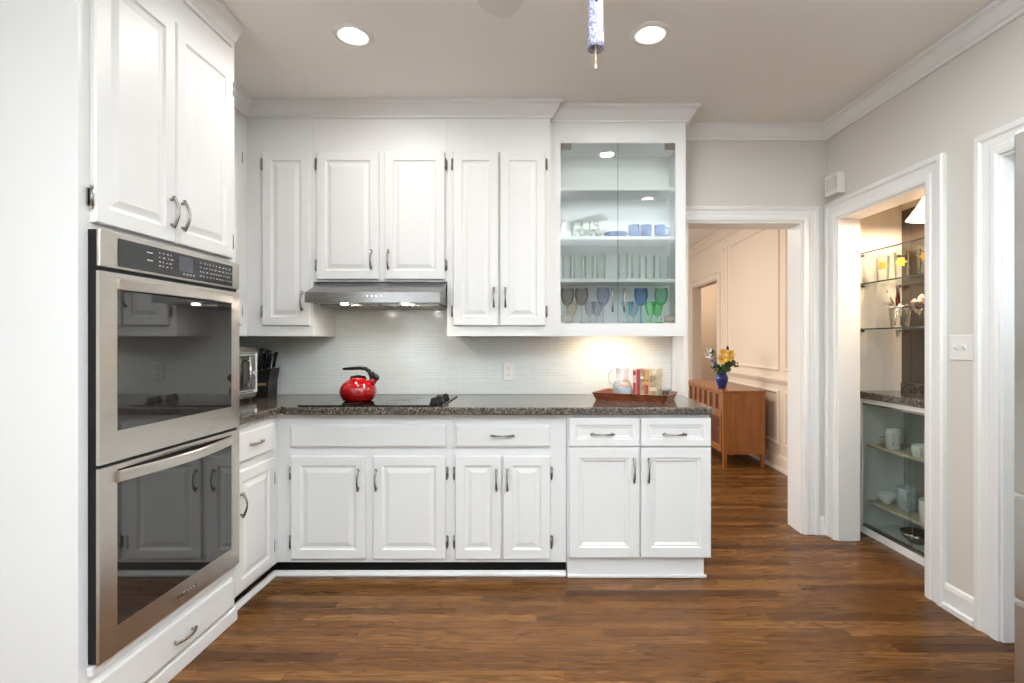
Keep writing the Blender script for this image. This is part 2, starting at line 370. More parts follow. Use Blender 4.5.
class MB:
    def __init__(s): s.bm = bmesh.new(); s.mi = 0
    def _tag(s, fs, smooth=False):
        for f in fs: f.material_index = s.mi; f.smooth = smooth
    def face(s, vs, smooth=False):
        try:
            f = s.bm.faces.new(vs); f.material_index = s.mi; f.smooth = smooth
            return f
        except ValueError: return None
    def hexa(s, c, bevel=0.0, seg=1):
        vs = [s.bm.verts.new(p) for p in c]
        fs = [s.face([vs[i] for i in q]) for q in ((0, 3, 2, 1), (4, 5, 6, 7), (0, 1, 5, 4), (1, 2, 6, 5), (2, 3, 7, 6), (3, 0, 4, 7))]
        if bevel > 0:
            es = list({e for f in fs for e in f.edges})
            r = bmesh.ops.bevel(s.bm, geom=es, offset=bevel, segments=seg, profile=0.6, affect='EDGES')
            for f in r['faces']: f.material_index = s.mi
        return s
    def box(s, x0, x1, y0, y1, z0, z1, bevel=0.0, seg=1):
        return s.hexa([(x0, y0, z0), (x1, y0, z0), (x1, y1, z0), (x0, y1, z0), (x0, y0, z1), (x1, y0, z1), (x1, y1, z1), (x0, y1, z1)], bevel, seg)
    def fbox(s, fr, u0, u1, v0, v1, n0, n1, bevel=0.0, seg=1):
        return s.hexa([fr.p(u0, v0, n0), fr.p(u1, v0, n0), fr.p(u1, v1, n0), fr.p(u0, v1, n0), fr.p(u0, v0, n1), fr.p(u1, v0, n1), fr.p(u1, v1, n1), fr.p(u0, v1, n1)], bevel, seg)
    def rings(s, loops, cap0=True, cap1=True, smooth=False, close=True):
        rows = [[s.bm.verts.new(p) for p in lp] for lp in loops]
        n = len(rows[0])
        for a, b in zip(rows, rows[1:]):
            for i in range(n if close else n-1):
                k = (i+1) % n
                s.face([a[i], a[k], b[k], b[i]], smooth)
        if cap0: s.face(list(reversed(rows[0])))
        if cap1: s.face(rows[-1])
        return s
    def panel(s, fr, u0, u1, v0, v1, prof):
        """rectangular door face: prof = [(inset, n), ...] from back edge to the centre field"""
        loops = []
        for ins, n in prof:
            a, b, c, d = u0+ins, u1-ins, v0+ins, v1-ins
            loops.append([fr.p(a, c, n), fr.p(b, c, n), fr.p(b, d, n), fr.p(a, d, n)])
        return s.rings(loops)
    def lathe(s, prof, c=(0, 0, 0), seg=24, smooth=True, cap0=False, cap1=False, sx=1, sy=1, axis='Z'):
        loops = []
        for r, z in prof:
            lp = []
            for i in range(seg):
                a = 2*PI*i/seg
                x, y = max(r, 1e-5)*math.cos(a)*sx, max(r, 1e-5)*math.sin(a)*sy
                q = {'Z': (x, y, z), 'Y': (x, z, y), 'X': (z, x, y)}[axis]
                lp.append((c[0]+q[0], c[1]+q[1], c[2]+q[2]))
            loops.append(lp)
        return s.rings(loops, cap0, cap1, smooth)
    def tube(s, pts, r, seg=8, smooth=True, flat=1.0):
        pts = [Vector(p) for p in pts]
        rs = r if isinstance(r, (list, tuple)) else [r]*len(pts)
        loops = []; ref = None
        for i, p in enumerate(pts):
            t = (pts[min(i+1, len(pts)-1)]-pts[max(i-1, 0)]).normalized()
            if ref is None:
                ref = Vector((0, 0, 1)) if abs(t.z) < .9 else Vector((1, 0, 0))
            a = (ref-t*ref.dot(t)).normalized(); b = t.cross(a); ref = a
            loops.append([p+(a*math.cos(2*PI*k/seg)*rs[i]+b*math.sin(2*PI*k/seg)*rs[i]*flat) for k in range(seg)])
        return s.rings(loops, True, True, smooth)
    def prism(s, fr, poly, n0, n1, bevel=0.0):
        return s.rings([[fr.p(u, v, n0) for u, v in poly], [fr.p(u, v, n1) for u, v in poly]])
    def sweep(s, fr, path, prof, closed=False):
        """moulding: profile (offset to the right of the path, n) swept along a 2-D path with mitred corners"""
        k = len(path); loops = []
        for i, p in enumerate(path):
            p = Vector(p)
            def nrm(a, b):
                d = (Vector(b)-Vector(a)).normalized(); return Vector((d.y, -d.x))
            if closed or 0 < i < k-1:
                n1 = nrm(path[i-1], p); n2 = nrm(p, path[(i+1) % k])
                m = (n1+n2); m = m/max(m.dot(n1), 1e-6)
            elif i == 0: m = nrm(p, path[1])
            else: m = nrm(path[i-1], p)
            loops.append([fr.p(p.x+m.x*o, p.y+m.y*o, n) for o, n in prof])
        if closed: loops.append(loops[0]); return s.rings(loops, False, False)
        return s.rings(loops)
    def build(s, name, mat, parent=None, doubles=False):
        if doubles: bmesh.ops.remove_doubles(s.bm, verts=s.bm.verts, dist=1e-5)
        bmesh.ops.recalc_face_normals(s.bm, faces=s.bm.faces)
        base = Vector((0, 0, 0)); q = parent
        while q is not None: base += q.location; q = q.parent
        if base.length > 0: bmesh.ops.translate(s.bm, verts=s.bm.verts, vec=-base)
        me = bpy.data.meshes.new(name); s.bm.to_mesh(me); s.bm.free()
        for mm in (mat if isinstance(mat, (list, tuple)) else [mat]): me.materials.append(mm)
        o = bpy.data.objects.new(name, me); COL.objects.link(o)
        if parent is not None: o.parent = parent
        return o

def tag(o, label, cat, group=None):
    o['label'] = label; o['category'] = cat
    if group: o['group'] = group
    return o
def thing(name, label, cat, loc=(0, 0, 0), group=None):
    o = bpy.data.objects.new(name, None); COL.objects.link(o)
    o.empty_display_size = 0.05
    o.location = loc
    return tag(o, label, cat, group)
def struct(o):
    o['kind'] = 'structure'; return o
def single(mb, name, mat, label, cat, group=None, loc=None):
    """a thing that is one mesh; loc = its base point"""
    if loc is not None: bmesh.ops.translate(mb.bm, verts=mb.bm.verts, vec=-Vector(loc))
    o = mb.build(name, mat)
    if loc is not None: o.location = loc
    return tag(o, label, cat, group)
def dup(root, loc, rotz=None, label=None, group=None):
    r = root.copy(); COL.objects.link(r); r.location = loc
    if rotz is not None: r.rotation_euler = (0, 0, rotz)
    if label: r['label'] = label
    if group: r['group'] = group
    for ch in list(root.children):
        c = ch.copy(); COL.objects.link(c); c.parent = r
        for g in list(ch.children):
            d = g.copy(); COL.objects.link(d); d.parent = c
    return r
def recolour(root, mat):
    for o in [root]+list(root.children_recursive):
        if o.type == 'MESH':
            o.data = o.data.copy(); o.data.materials.clear(); o.data.materials.append(mat)
# ------------------------------------------------------------------ setting
YB = 3.33          # kitchen back wall
XR = 1.866         # right wall, kitchen face
XL = -2.02         # left wall
YF = -3.2          # wall behind the camera
OP = dict(x0=0.956, x1=1.71, z=2.03)              # doorway to the dining room
def slab(name, boxes, mat):
    m = MB()
    for b in boxes: m.box(*b)
    return struct(m.build(name, mat))

slab('floor', [(-2.3, 3.6, -3.4, 9.3, -0.06, 0.0)], M['floor'])
slab('ceiling', [(-2.3, 3.6, -3.4, 9.3, CEIL, CEIL+.08)], M['ceil'])
slab('wall_back', [(-2.17, OP['x0'], YB, 3.51, 0, CEIL), (OP['x1'], 2.33, YB+.06, 3.51, 0, CEIL), (OP['x1'], 2.003, YB, YB+.06, 0, CEIL),
                   (OP['x0'], OP['x1'], YB, 3.51, OP['z'], CEIL)], M['wall'])
slab('wall_left', [(-2.17, XL, YF, -2.75, 0, CEIL), (-2.17, XL, -.35, YB, 0, CEIL), (-2.17, XL, -2.75, -.35, 0, .75), (-2.17, XL, -2.75, -.35, 2.35, CEIL)], M['wall'])
slab('wall_front', [(-2.17, 2.5, YF-.15, YF, 0, CEIL)], M['wall'])
B0, B1 = 2.517, 3.218          # bar opening, near and far edge
D0, D1 = 1.25, 2.134            # second opening on the right wall
XN = 2.003                     # far face of the right wall
slab('wall_right', [(XR, XN, B1, YB, 0, CEIL), (XR, XN, B0, B1, 2.03, CEIL), (XR, XN, D1, B0, 0, CEIL), (XR, XN, D0, D1, 2.03, CEIL), (XR, XN, YF, D0, 0, CEIL)], M['wall'])
# bar niche behind the right wall
XBK = 2.41
slab('wall_bar', [(XBK, XBK+.08, 2.2, 3.39, 0, CEIL), (XN, XBK, 3.37, 3.39, 0, CEIL), (XN, XBK, 2.12, 2.2, 0, CEIL)], M['barp'])
# dining room
XD = 2.33
slab('wall_dining_side', [(XD, XD+.12, 3.51, 6.70, 0, CEIL), (XD, XD+.12, 7.80, 9.0, 0, CEIL), (XD, XD+.12, 6.70, 7.80, 2.07, CEIL)], M['peach'])
slab('wall_dining_end', [(-2.15, 3.5, 9.0, 9.12, 0, CEIL)], M['peach'])
slab('wall_dining_window', [(-2.15, -2.0, 3.51, 4.5, 0, CEIL), (-2.15, -2.0, 7.3, 9.0, 0, CEIL), (-2.15, -2.0, 4.5, 7.3, 0, .7), (-2.15, -2.0, 4.5, 7.3, 2.3, CEIL)], M['peach'])
slab('wall_hall', [(3.4, 3.5, 5.6, 9.0, 0, CEIL), (XD+.12, 3.4, 5.6, 5.7, 0, CEIL)], M['hallp'])

def window(name, fr, u0, u1, v0, v1, nd):
    m = MB()
    t = .05
    for a, b, c, d in ((u0, u0+t, v0, v1), (u1-t, u1, v0, v1), (u0+t, u1-t, v0, v0+t), (u0+t, u1-t, v1-t, v1)): m.fbox(fr, a, b, c, d, -.10, -.04)
    for k in range(1, nd):
        u = lerp(u0, u1, k/nd); m.fbox(fr, u-.025, u+.025, v0+t, v1-t, -.10, -.04)
    o = struct(m.build(name, M['trim']))
    g = MB(); g.fbox(fr, u0+t, u1-t, v0+t, v1-t, -.145, -.14)
    g.build('pane', M['pane'], o)
window('window_1', Fr((XL, 0, 0), (0, 1, 0), (0, 0, 1), (1, 0, 0)), -2.75, -.35, .75, 2.35, 3)  # unseen window, added as the opening for the kitchen fill
window('window_2', Fr((-2.0, 0, 0), (0, 1, 0), (0, 0, 1), (1, 0, 0)), 4.5, 7.3, .7, 2.3, 3)  # unseen window, added as the opening for the dining fill

SKEW = math.radians(2.86)      # the right wall runs slightly out of square
# crown mouldings
CR = [(0, -.088), (.012, -.088), (.014, -.074), (.024, -.066), (.040, -.044), (.050, -.026), (.060, -.020), (.070, -.018), (.070, -.001), (0, -.001)]
CEILF = Fr((0, 0, CEIL), (1, 0, 0), (0, 1, 0), (0, 0, 1))
def crown(name, path, mat='trim', k=1.0):
    m = MB(); m.sweep(CEILF, path, [(a*k, b*k) for a, b in CR]); return struct(m.build(name, M[mat]))
YU, YG, XUL = 3.00, 3.065, -1.715      # face frames: upper cabinets, glass cabinet, uppers on the left wall
XUR, XGR = .060, .872
crown('trim_1', [(XUL, 2.31), (XUL, YU), (XUR, YU), (XUR, YG), (XGR, YG), (XGR, YB)], 'cab')
crown('trim_2', [(XGR+.001, YB), (XR, YB), (XR+(YB-YF)*math.tan(SKEW), YF)])
crown('trim_3', [(XD, 9.0), (XD, 3.51)], 'peach', 1.1)
TX, TY0, TY1 = -1.375, 1.524, 2.303   # oven tower: face plane, near and far side
crown('trim_4', [(XL, TY0), (TX, TY0), (TX, TY1-.030)], 'cab')
crown('trim_5', [(XL, YF), (XL, TY0-.002)])

# door casings: profile swept around the opening, and the jamb lining
CAS = [(0, 0), (0, .016), (.012, .020), (.030, .020), (.036, .015), (.066, .018), (.074, .026), (.092, .026), (.098, .018), (.098, 0)]
def casing(name, fr, u0, u1, zt, depth, mat='trim', width=.098, z0=0.0):
    """u0<u1 in the frame; outside of the opening is to the right of the path"""
    m = MB(); k = width/.098
    m.sweep(fr, [(u1, z0), (u1, zt), (u0, zt), (u0, z0)], [(a*k, n) for a, n in CAS])
    t = .012
    m.fbox(fr, u0, u0+t, z0, zt, -depth, 0.004); m.fbox(fr, u1-t, u1, z0, zt, -depth, .004); m.fbox(fr, u0+t, u1-t, zt-t, zt, -depth, .004)
    return struct(m.build(name, M[mat]))
casing('trim_6', FB(YB), OP['x0']-.004, OP['x1'], OP['z'], .18)
casing('trim_7', FRt(XR), -B1, -B0, 2.03, .137, width=.110)
casing('trim_8', FRt(XR), -D1, -D0, 2.03, .137, width=.110)
casing('trim_9', FRt(XD), -7.80, -6.70, 2.07, .12, 'peach', .11)
# closed white door in the second opening
m = MB(); fr = FRt(XN-.035)
m.panel(fr, -D1+.015, -D0-.015, .01, 2.015, [(0, -.035), (0, 0), (.10, 0), (.112, -.010), (.14, -.010), (.17, -.003)])
dr = struct(m.build('door_1', M['trim']))
# baseboards
BB = [(0, 0), (0, .026), (.022, .026), (.028, .015), (.095, .015), (.112, .010), (.118, .004), (.118, 0)]
def baseboard(name, fr, u0, u1, mat='trim', h=1.0):
    m = MB()
    a = [fr.p(u0, v*h, n) for v, n in BB]; b = [fr.p(u1, v*h, n) for v, n in BB]
    m.rings([a, b]); return struct(m.build(name, M[mat]))
baseboard('baseboard_back', FB(YB), OP['x1']+.098, XR)
baseboard('baseboard_right', FRt(XR), -B0+.111, -D1-.111)
baseboard('baseboard_near', FRt(XR), -D0+.111, -YF)
baseboard('baseboard_dining', FRt(XD), -6.59, -3.511, 'peach', 1.25)
# wainscot mouldings on the dining wall
PR = [(-.022, 0), (-.020, .012), (-.008, .018), (.006, .014), (.014, .006), (.016, 0)]
def rect_mould(name, fr, u0, u1, v0, v1):
    m = MB(); m.sweep(fr, [(u0, v0), (u0, v1), (u1, v1), (u1, v0)], PR, closed=True)
    return struct(m.build(name, M['peach']))
fd = FRt(XD)
rect_mould('trim_10', fd, -6.26, -5.00, .985, 2.42)
rect_mould('trim_11', fd, -4.84, -3.70, .985, 2.42)
rect_mould('trim_12', fd, -6.54, -6.36, .985, 2.42)
rect_mould('trim_13', fd, -6.26, -5.00, .265, .755)
rect_mould('trim_14', fd, -4.84, -3.70, .265, .755)
m = MB()
cr_ = [(.835, 0), (.838, .014), (.850, .020), (.868, .030), (.880, .034), (.890, .028), (.894, 0)]
m.rings([[fd.p(-6.58, v, n) for v, n in cr_], [fd.p(-3.511, v, n) for v, n in cr_]])
struct(m.build('trim_15', M['peach']))

# backsplash tile on the two kitchen walls
slab('wall_backsplash', [(XL+.001, .851, YB-.010, YB-.001, .908, 1.62), (XL+.001, XL+.010, 2.31, YB-.0105, .908, 1.30)], M['tile'])

# ------------------------------------------------------------------ cabinet parts
RAISED = [(0, .001), (0, .015), (.004, .020), (.050, .020), (.054, .014), (.060, .0115), (.066, .0115), (.088, .0185)]
SHAKER = [(0, .001), (0, .019), (.0025, .021), (.052, .021), (.058, .016), (.066, .016), (.078, .009)]
SLABD = [(0, .001), (0, .015), (.010, .021)]
def pull(parent, fr, u, v, vertical=True, L=.115, n0=.020, mat='nickel'):
    m = MB(); pts = []; rs = []
    for k in range(13):
        t = k/12; s = (t-.5)*L
        n = n0+.010+.020*math.sin(PI*t)
        pts.append(fr.p(u, v+s, n) if vertical else fr.p(u+s, v, n)); rs.append(.0038+.0024*abs(math.cos(PI*t)))
    m.tube(pts, rs, 8)
    for s in (-1, 1):
        q = s*L*.40
        a = fr.p(u, v+q, n0-.002) if vertical else fr.p(u+q, v, n0-.002)
        b = fr.p(u, v+q, n0+.018) if vertical else fr.p(u+q, v, n0+.018)
        m.tube([a, lerp(a, b, .25), b], [.0075, .0045, .0042], 8)
    return m.build('handle', M[mat], parent)
def hinge(parent, fr, u, v, side):
    """exposed hinge: barrel on the frame, leaf wrapped on the door edge"""
    m = MB()
    m.tube([fr.p(u, v-.028, .014), fr.p(u, v+.028, .013)], .0050, 8)
    for q in (-.031, .031): m.tube([fr.p(u, v+q-.004, .012), fr.p(u, v+q+.004, .012)], .0042, 8)
    m.fbox(fr, u-.007 if side < 0 else u-.002, u+.002 if side < 0 else u+.007, v-.026, v+.026, .0005, .006)
    return m.build('hinge', M['nickel'], parent)
def door(parent, fr, u0, u1, v0, v1, prof=RAISED, handle=None, hinges=None, name='door', mat='cab', hv=None, vert=True, L=.115):
    m = MB(); m.panel(fr, u0, u1, v0, v1, prof)
    o = m.build(name, M[mat], parent)
    if handle: pull(o, fr, handle[0], handle[1], vert, L)
    if hinges:
        u = u0-.006 if hinges < 0 else u1+.006
        for v in (hv or (v0+.075, v1-.075)): hinge(o, fr, u, v, hinges)
    return o

# ------------------------------------------------------------------ oven tower
fl = FL(TX)
t = thing('oven_cabinet', 'tall white cabinet housing the stainless double oven, doors above and drawer below', 'cabinet', (-1.7, 1.9, 0))
OZ0, OZ1, OY0, OY1 = .266, 1.594, 1.552, 2.274     # oven front
m = MB()
m.box(XL+.002, TX, TY0, OY0+.012, 0, CEIL-.002)                   # near side
m.box(XL+.002, TX, OY1-.012, TY1, 0, CEIL-.002)                   # far side
m.box(XL+.002, TX, OY0+.012, OY1-.012, 0, OZ0+.012)
m.box(XL+.002, TX, OY0+.012, OY1-.012, OZ1-.012, CEIL-.002)
m.box(XL+.002, XL+.02, OY0+.012, OY1-.012, OZ0+.012, OZ1-.012)
m.build('carcass', M['cab'], t)
m = MB(); m.fbox(fl, TY0, TY1, 0, .060, .0005, .016, .004); m.build('toe_board', M['cab'], t)
m = MB(); m.fbox(fl, OY0-.004, OY1+.004, OZ0-.034, OZ0-.006, .0005, .020, .004); m.build('oven_ledge', M['cab'], t)
door(t, fl, 1.562, 1.906, 1.615, 2.442, handle=(1.880, 1.725), hinges=-1)
door(t, fl, 1.911, 2.262, 1.615, 2.442, handle=(1.938, 1.725), hinges=1)
door(t, fl, 1.562, 2.262, .075, .210, SLABD, handle=(1.945, .134), name='drawer', vert=False)

t = thing('double_wall_oven', 'stainless steel double wall oven with two dark windows set in the tall cabinet', 'oven', (-1.6, 1.92, .26))
FO = FL(TX+.040)
m = MB(); m.box(XL+.06, TX-.001, OY0+.02, OY1-.02, OZ0+.02, OZ1-.02)
m.fbox(FL(TX), OY0+.004, OY1-.004, OZ0+.002, OZ1-.002, .001, .029); m.build('oven_body', M['black'], t)
m = MB(); m.fbox(FO, OY0, OY1, 1.480, OZ1, -.0105, 0, .002); p = m.build('control_panel', M['steel'], t)
m = MB(); m.fbox(FO, 1.619, 2.219, 1.488, 1.577, .0003, .003, .001); g = m.build('control_glass', M['panelglass'], p)
m = MB(); m.fbox(FO, 1.890, 1.965, 1.512, 1.566, .0032, .0036); m.build('display', M['display'], p)
m = MB()
random.seed(4)
for (ya, yb, zs) in ((1.735, 1.765, (1.553, 1.527)), (1.790, 1.862, (1.560, 1.545, 1.529, 1.515)), (2.005, 2.215, (1.558, 1.541, 1.524, 1.507))):
    for z in zs:
        y = ya
        while y < yb-.006:
            l = random.choice((.005, .008, .011)) if ya > 1.77 else .026
            m.fbox(FO, y, min(y+l, yb), z-.0017, z+.0017, .0032, .0036); y += l+random.choice((.009, .014)) if ya > 1.77 else .05
for y in (1.912, 1.930, 1.948, 1.966): m.fbox(FO, y, y+.008, 1.500, 1.505, .0032, .0036)
m.build('key_markings', M['mark'], p)
def oven_door(z0, z1, g0, g1, hz, bow):
    m = MB()
    # steel door frame around the window
    for a, b, c, d in ((OY0, 1.617, z0, z1), (2.217, OY1, z0, z1), (1.617, 2.217, z0, g0), (1.617, 2.217, g1, z1)): m.fbox(FO, a, b, c, d, -.0105, 0)
    o = m.build('door', M['steel'], t)
    g = MB(); g.fbox(FO, 1.617, 2.217, g0, g1, -.010, -.0015); g.build('window', M['ovenglass'], o)
    h = MB(); loops = []
    for k in range(17):
        q = k/16; y = lerp(1.612, 2.208, q); n = .001+bow*math.sin(PI*q)
        loops.append([FO.p(y, hz-.018, n), FO.p(y, hz-.018, n+.008), FO.p(y, hz-.015, n+.011), FO.p(y, hz+.015, n+.011), FO.p(y, hz+.018, n+.008), FO.p(y, hz+.018, n)])
    h.rings(loops)
    for y in (1.613, 2.195): h.fbox(FO, y, y+.012, hz-.014, hz+.014, 0, .010)
    h.build('handle', M['steel'], o)
    return o
oven_door(.873, 1.466, .968, 1.452, 1.432, .020)
d2 = oven_door(.268, .862, .352, .846, .824, .034)
cu = bpy.data.curves.new('logo', 'FONT'); cu.body = 'Whirlpool'; cu.size = .030; cu.extrude = .0006; cu.align_x = 'CENTER'; cu.shear = .35
to = bpy.data.objects.new('logo_text', cu); COL.objects.link(to)
bpy.context.view_layer.update()
me = bpy.data.meshes.new_from_object(to.evaluated_get(bpy.context.evaluated_depsgraph_get()))
bpy.data.objects.remove(to)
me.materials.clear(); me.materials.append(M['nickel'])
lo = bpy.data.objects.new('logo', me); COL.objects.link(lo); lo.parent = d2
me.transform(Matrix.Translation(FO.p(1.925, .300, .0008)-t.location) @ Matrix(((0, 0, 1, 0), (1, 0, 0, 0), (0, 1, 0, 0), (0, 0, 0, 1))))

# ------------------------------------------------------------------ base cabinets
YFc = 2.72; XFl = -1.395
CT = .868        # underside of the worktop
t = thing('base_cabinet', 'white base cabinet with one drawer over one door between oven tower and corner', 'cabinet', (-1.7, 2.5, 0))
m = MB(); m.box(XL+.002, XFl, TY1+.001, YFc-.001, .078, CT-.001); m.box(XL+.002, XFl-.075, TY1+.001, YFc-.001, 0, .078); m.build('carcass', M['cab'], t)
fl2 = FL(XFl)
door(t, fl2, 2.318, 2.655, .690, .830, SLABD, handle=(2.475, .762), name='drawer', vert=False)
door(t, fl2, 2.318, 2.655, .100, .652, handle=(2.352, .50), hinges=1, hv=(.19, .54))

fb = FB(YFc)
def bx(px): return WX(px, YFc-.02)
SPL, SPR = WX(451, YFc), WX(566.5, YFc)
t = thing('base_cabinet', 'white base cabinet under the cooktop with two wide doors and a blank top panel', 'cabinet', (-.9, 3.0, 0))
m = MB(); m.box(XL+.002, SPL-.0005, YFc, YB-.011, .078, CT-.001); m.box(XL+.002, SPL-.0005, YFc+.075, YB-.011, 0, .078); m.build('carcass', M['cab'], t)
door(t, fb, bx(289.7), bx(446), .692, .812, SLABD, name='false_drawer_front')
door(t, fb, bx(290.5), bx(365), .100, .645, handle=(bx(358.5), .522), hinges=-1, hv=(.19, .553))
door(t, fb, bx(372.5), bx(445.5), .100, .645, handle=(bx(376.5), .522), hinges=1, hv=(.19, .553))
t = thing('base_cabinet', 'white base cabinet with one wide drawer over two narrow doors beside the cooktop cabinet', 'cabinet', (-.17, 3.0, 0))
m = MB(); m.box(SPL+.0005, SPR, YFc, YB-.011, .078, CT-.001); m.box(SPL+.0005, SPR, YFc+.075, YB-.011, 0, .078); m.build('carcass', M['cab'], t)
door(t, fb, bx(455), bx(550.5), .692, .812, SLABD, handle=(bx(502.5), .755), name='drawer', vert=False, L=.125)
door(t, fb, bx(455), bx(501), .100, .645, handle=(bx(496.5), .522), hinges=-1, hv=(.19, .553))
door(t, fb, bx(503), bx(550.5), .100, .645, handle=(bx(507.5), .522), hinges=1, hv=(.19, .553))
# black sheet standing in for the shade of the kick recess, and the white floor strip in front of it
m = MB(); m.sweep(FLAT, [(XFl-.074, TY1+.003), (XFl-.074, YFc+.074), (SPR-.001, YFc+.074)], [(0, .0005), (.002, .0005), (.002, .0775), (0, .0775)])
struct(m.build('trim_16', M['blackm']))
m = MB(); m.sweep(FLAT, [(XFl-.028, TY1+.003), (XFl-.028, YFc+.022), (SPR-.001, YFc+.022)], [(0, .0005), (.018, .0005), (.018, .010), (.010, .024), (0, .026)])
struct(m.build('trim_17', M['trim']))
# newer double unit at the end of the run
YR = 2.70
X0, X1 = WX(566.8, YR), .893
t = thing('base_cabinet', 'white end base cabinet with two small drawers over two flat panel doors', 'cabinet', (.52, 3.0, 0))
m = MB(); m.box(X0+.001, X1, YR, YB-.03, .116, CT-.001); m.build('carcass', M['cab'], t)
m = MB(); m.box(X0+.003, X1-.025, YR+.014, YB-.04, 0, .1155); m.box(X0+.003, X1-.012, YR+.002, YR+.0135, 0, .018, .004); m.build('plinth', M['cab'], t)
fr = FB(YR)
def rx(px): return WX(px, YR-.02)
for a, b in ((569.2, 639.3), (641.2, 711)):
    door(t, fr, rx(a), rx(b), .702, .850, [(0, .001), (0, .019), (.0025, .021), (.036, .021), (.041, .016), (.047, .016), (.056, .0125)], handle=((rx(a)+rx(b))/2-.01, .765), name='drawer', vert=False, L=.125)
door(t, fr, rx(569.2), rx(639.3), .118, .694, SHAKER, handle=(rx(634), .577), L=.13)
door(t, fr, rx(641.2), rx(711), .118, .694, SHAKER, handle=(rx(648.5), .577), L=.13)

# worktop
m = MB()
CTOP = .907
poly = [(XL+.0105, TY1+.002), (-1.362, TY1+.002), (-1.362, 2.700), (-1.348, 2.678), (-1.322, 2.662), (.885, 2.662), (.897, 2.668), (.905, 2.680), (.905, 3.302), (.850, 3.302), (.850, YB-.0105), (XL+.0105, YB-.0105)]
c0 = Vector((-.3, 3.0))
def inset(p, d):
    out = []
    n = len(p)
    for i in range(n):
        a, b, c = Vector(p[i-1]), Vector(p[i]), Vector(p[(i+1) % n])
        d1 = (b-a).normalized(); d2 = (c-b).normalized()
        n1 = Vector((-d1.y, d1.x)); n2 = Vector((-d2.y, d2.x)); mm = n1+n2; mm /= max(mm.dot(n1), .2)
        out.append(b+mm*d)
    return out
def lift(p, z): return [Vector((q[0], q[1], z)) for q in p]
m.rings([lift(inset(poly, .004), CT), lift(poly, CT+.004), lift(poly, CTOP-.006), lift(inset(poly, .002), CTOP-.002), lift(inset(poly, .006), CTOP)])
worktop = single(m, 'granite_worktop', M['granite'], 'speckled dark granite worktop running around the corner over the base cabinets', 'countertop', loc=(-.5, 3.0, CT))

# ------------------------------------------------------------------ upper cabinets
DT, DB, UB = 2.356, 1.343, 1.282       # door top, door bottom, underside
def ux(px): return WX(px, YU-.02)
HCL, HCR = WX(313.5, YU), WX(447.2, YU)
t = thing('wall_cabinet', 'white wall cabinet hung on the side wall beyond the oven tower', 'cabinet', (-1.85, 2.65, UB))
m = MB(); m.box(XL+.002, XUL, TY1+.012, YU-.001, UB, CEIL-.002); m.build('carcass', M['cab'], t)
door(t, FL(XUL), 2.40, 2.915, DB, DT, hinges=1, hv=(1.425, 2.30))
t = thing('wall_cabinet', 'narrow white wall cabinet with a single tall door in the corner', 'cabinet', (-1.6, 3.1, UB))
m = MB(); m.box(XL+.002, HCL-.0005, YU, YB-.011, UB, CEIL-.002); m.build('carcass', M['cab'], t)
door(t, FB(YU), ux(262), ux(309.5), DB, DT, handle=(ux(302.5), 1.485), hinges=-1, hv=(1.425, 2.283))
t = thing('wall_cabinet', 'short white wall cabinet with two doors over the range hood', 'cabinet', (-.93, 3.1, 1.6))
m = MB(); m.box(HCL+.0005, HCR-.0005, YU, YB-.011, 1.600, CEIL-.002); m.build('carcass', M['cab'], t)
door(t, FB(YU), ux(316.2), ux(378.7), 1.612, DT, handle=(ux(371.5), 1.725), hinges=-1, hv=(1.695, 2.283))
door(t, FB(YU), ux(384.2), ux(444.6), 1.612, DT, handle=(ux(388.5), 1.725), hinges=1, hv=(1.695, 2.283))
t = thing('wall_cabinet', 'tall white wall cabinet with two narrow doors between range hood and glass cabinet', 'cabinet', (-.24, 3.1, UB))
m = MB(); m.box(HCR+.0005, XUR, YU, YB-.011, UB, CEIL-.002); m.build('carcass', M['cab'], t)
door(t, FB(YU), ux(453), ux(498.3), DB, DT, handle=(ux(494), 1.505), hinges=-1, hv=(1.425, 2.283))
door(t, FB(YU), ux(500), ux(545.5), DB, DT, handle=(ux(505.5), 1.505), hinges=1, hv=(1.425, 2.283))

# glass display cabinet
G0, G1, GZ0, GZ1 = WX(560.5, YG), WX(675.5, YG), 1.363, 2.440
t = thing('display_cabinet', 'white wall cabinet with two clear glass doors showing glassware on shelves', 'cabinet', (.46, 3.1, UB))
m = MB(); y1 = YB-.011
m.box(XUR+.0006, G0, YG, YG+.018, UB, CEIL-.002); m.box(G1, XGR, YG, YG+.018, UB, CEIL-.002)
GI = .024
m.box(XUR+.0006, G0-GI, YG+.018, y1, UB, CEIL-.002); m.box(G1+GI, XGR, YG+.018, y1, UB, CEIL-.002)
m.box(G0, G1, YG, YG+.018, UB, GZ0-.004); m.box(G0-GI, G1+GI, YG+.018, y1, UB+.028, GZ0-.004); m.box(G0, G1, YG, YG+.018, GZ1, CEIL-.002); m.box(G0-GI, G1+GI, YG+.018, y1, GZ1, CEIL-.002); m.box(G0-GI, G1+GI, y1-.012, y1, GZ0-.004, GZ1)
m.build('carcass', M['cab'], t)
SHZ = [2.180, 1.885, 1.628]
for x in (G0-GI+.001, G1+GI-.005):     # glowing strips added behind the side stiles to brighten the inside
    m = MB(); m.box(x, x+.004, YG+.030, YG+.042, GZ0+.02, GZ1-.02); m.build('strip_light', M['strip'], t)
for z in SHZ:
    m = MB(); m.box(G0+.001, G1-.001, YG+.020, y1-.013, z-.020, z, .002); m.build('shelf', M['cab'], t)
fg = FB(YG); GM = (G0+G1)/2
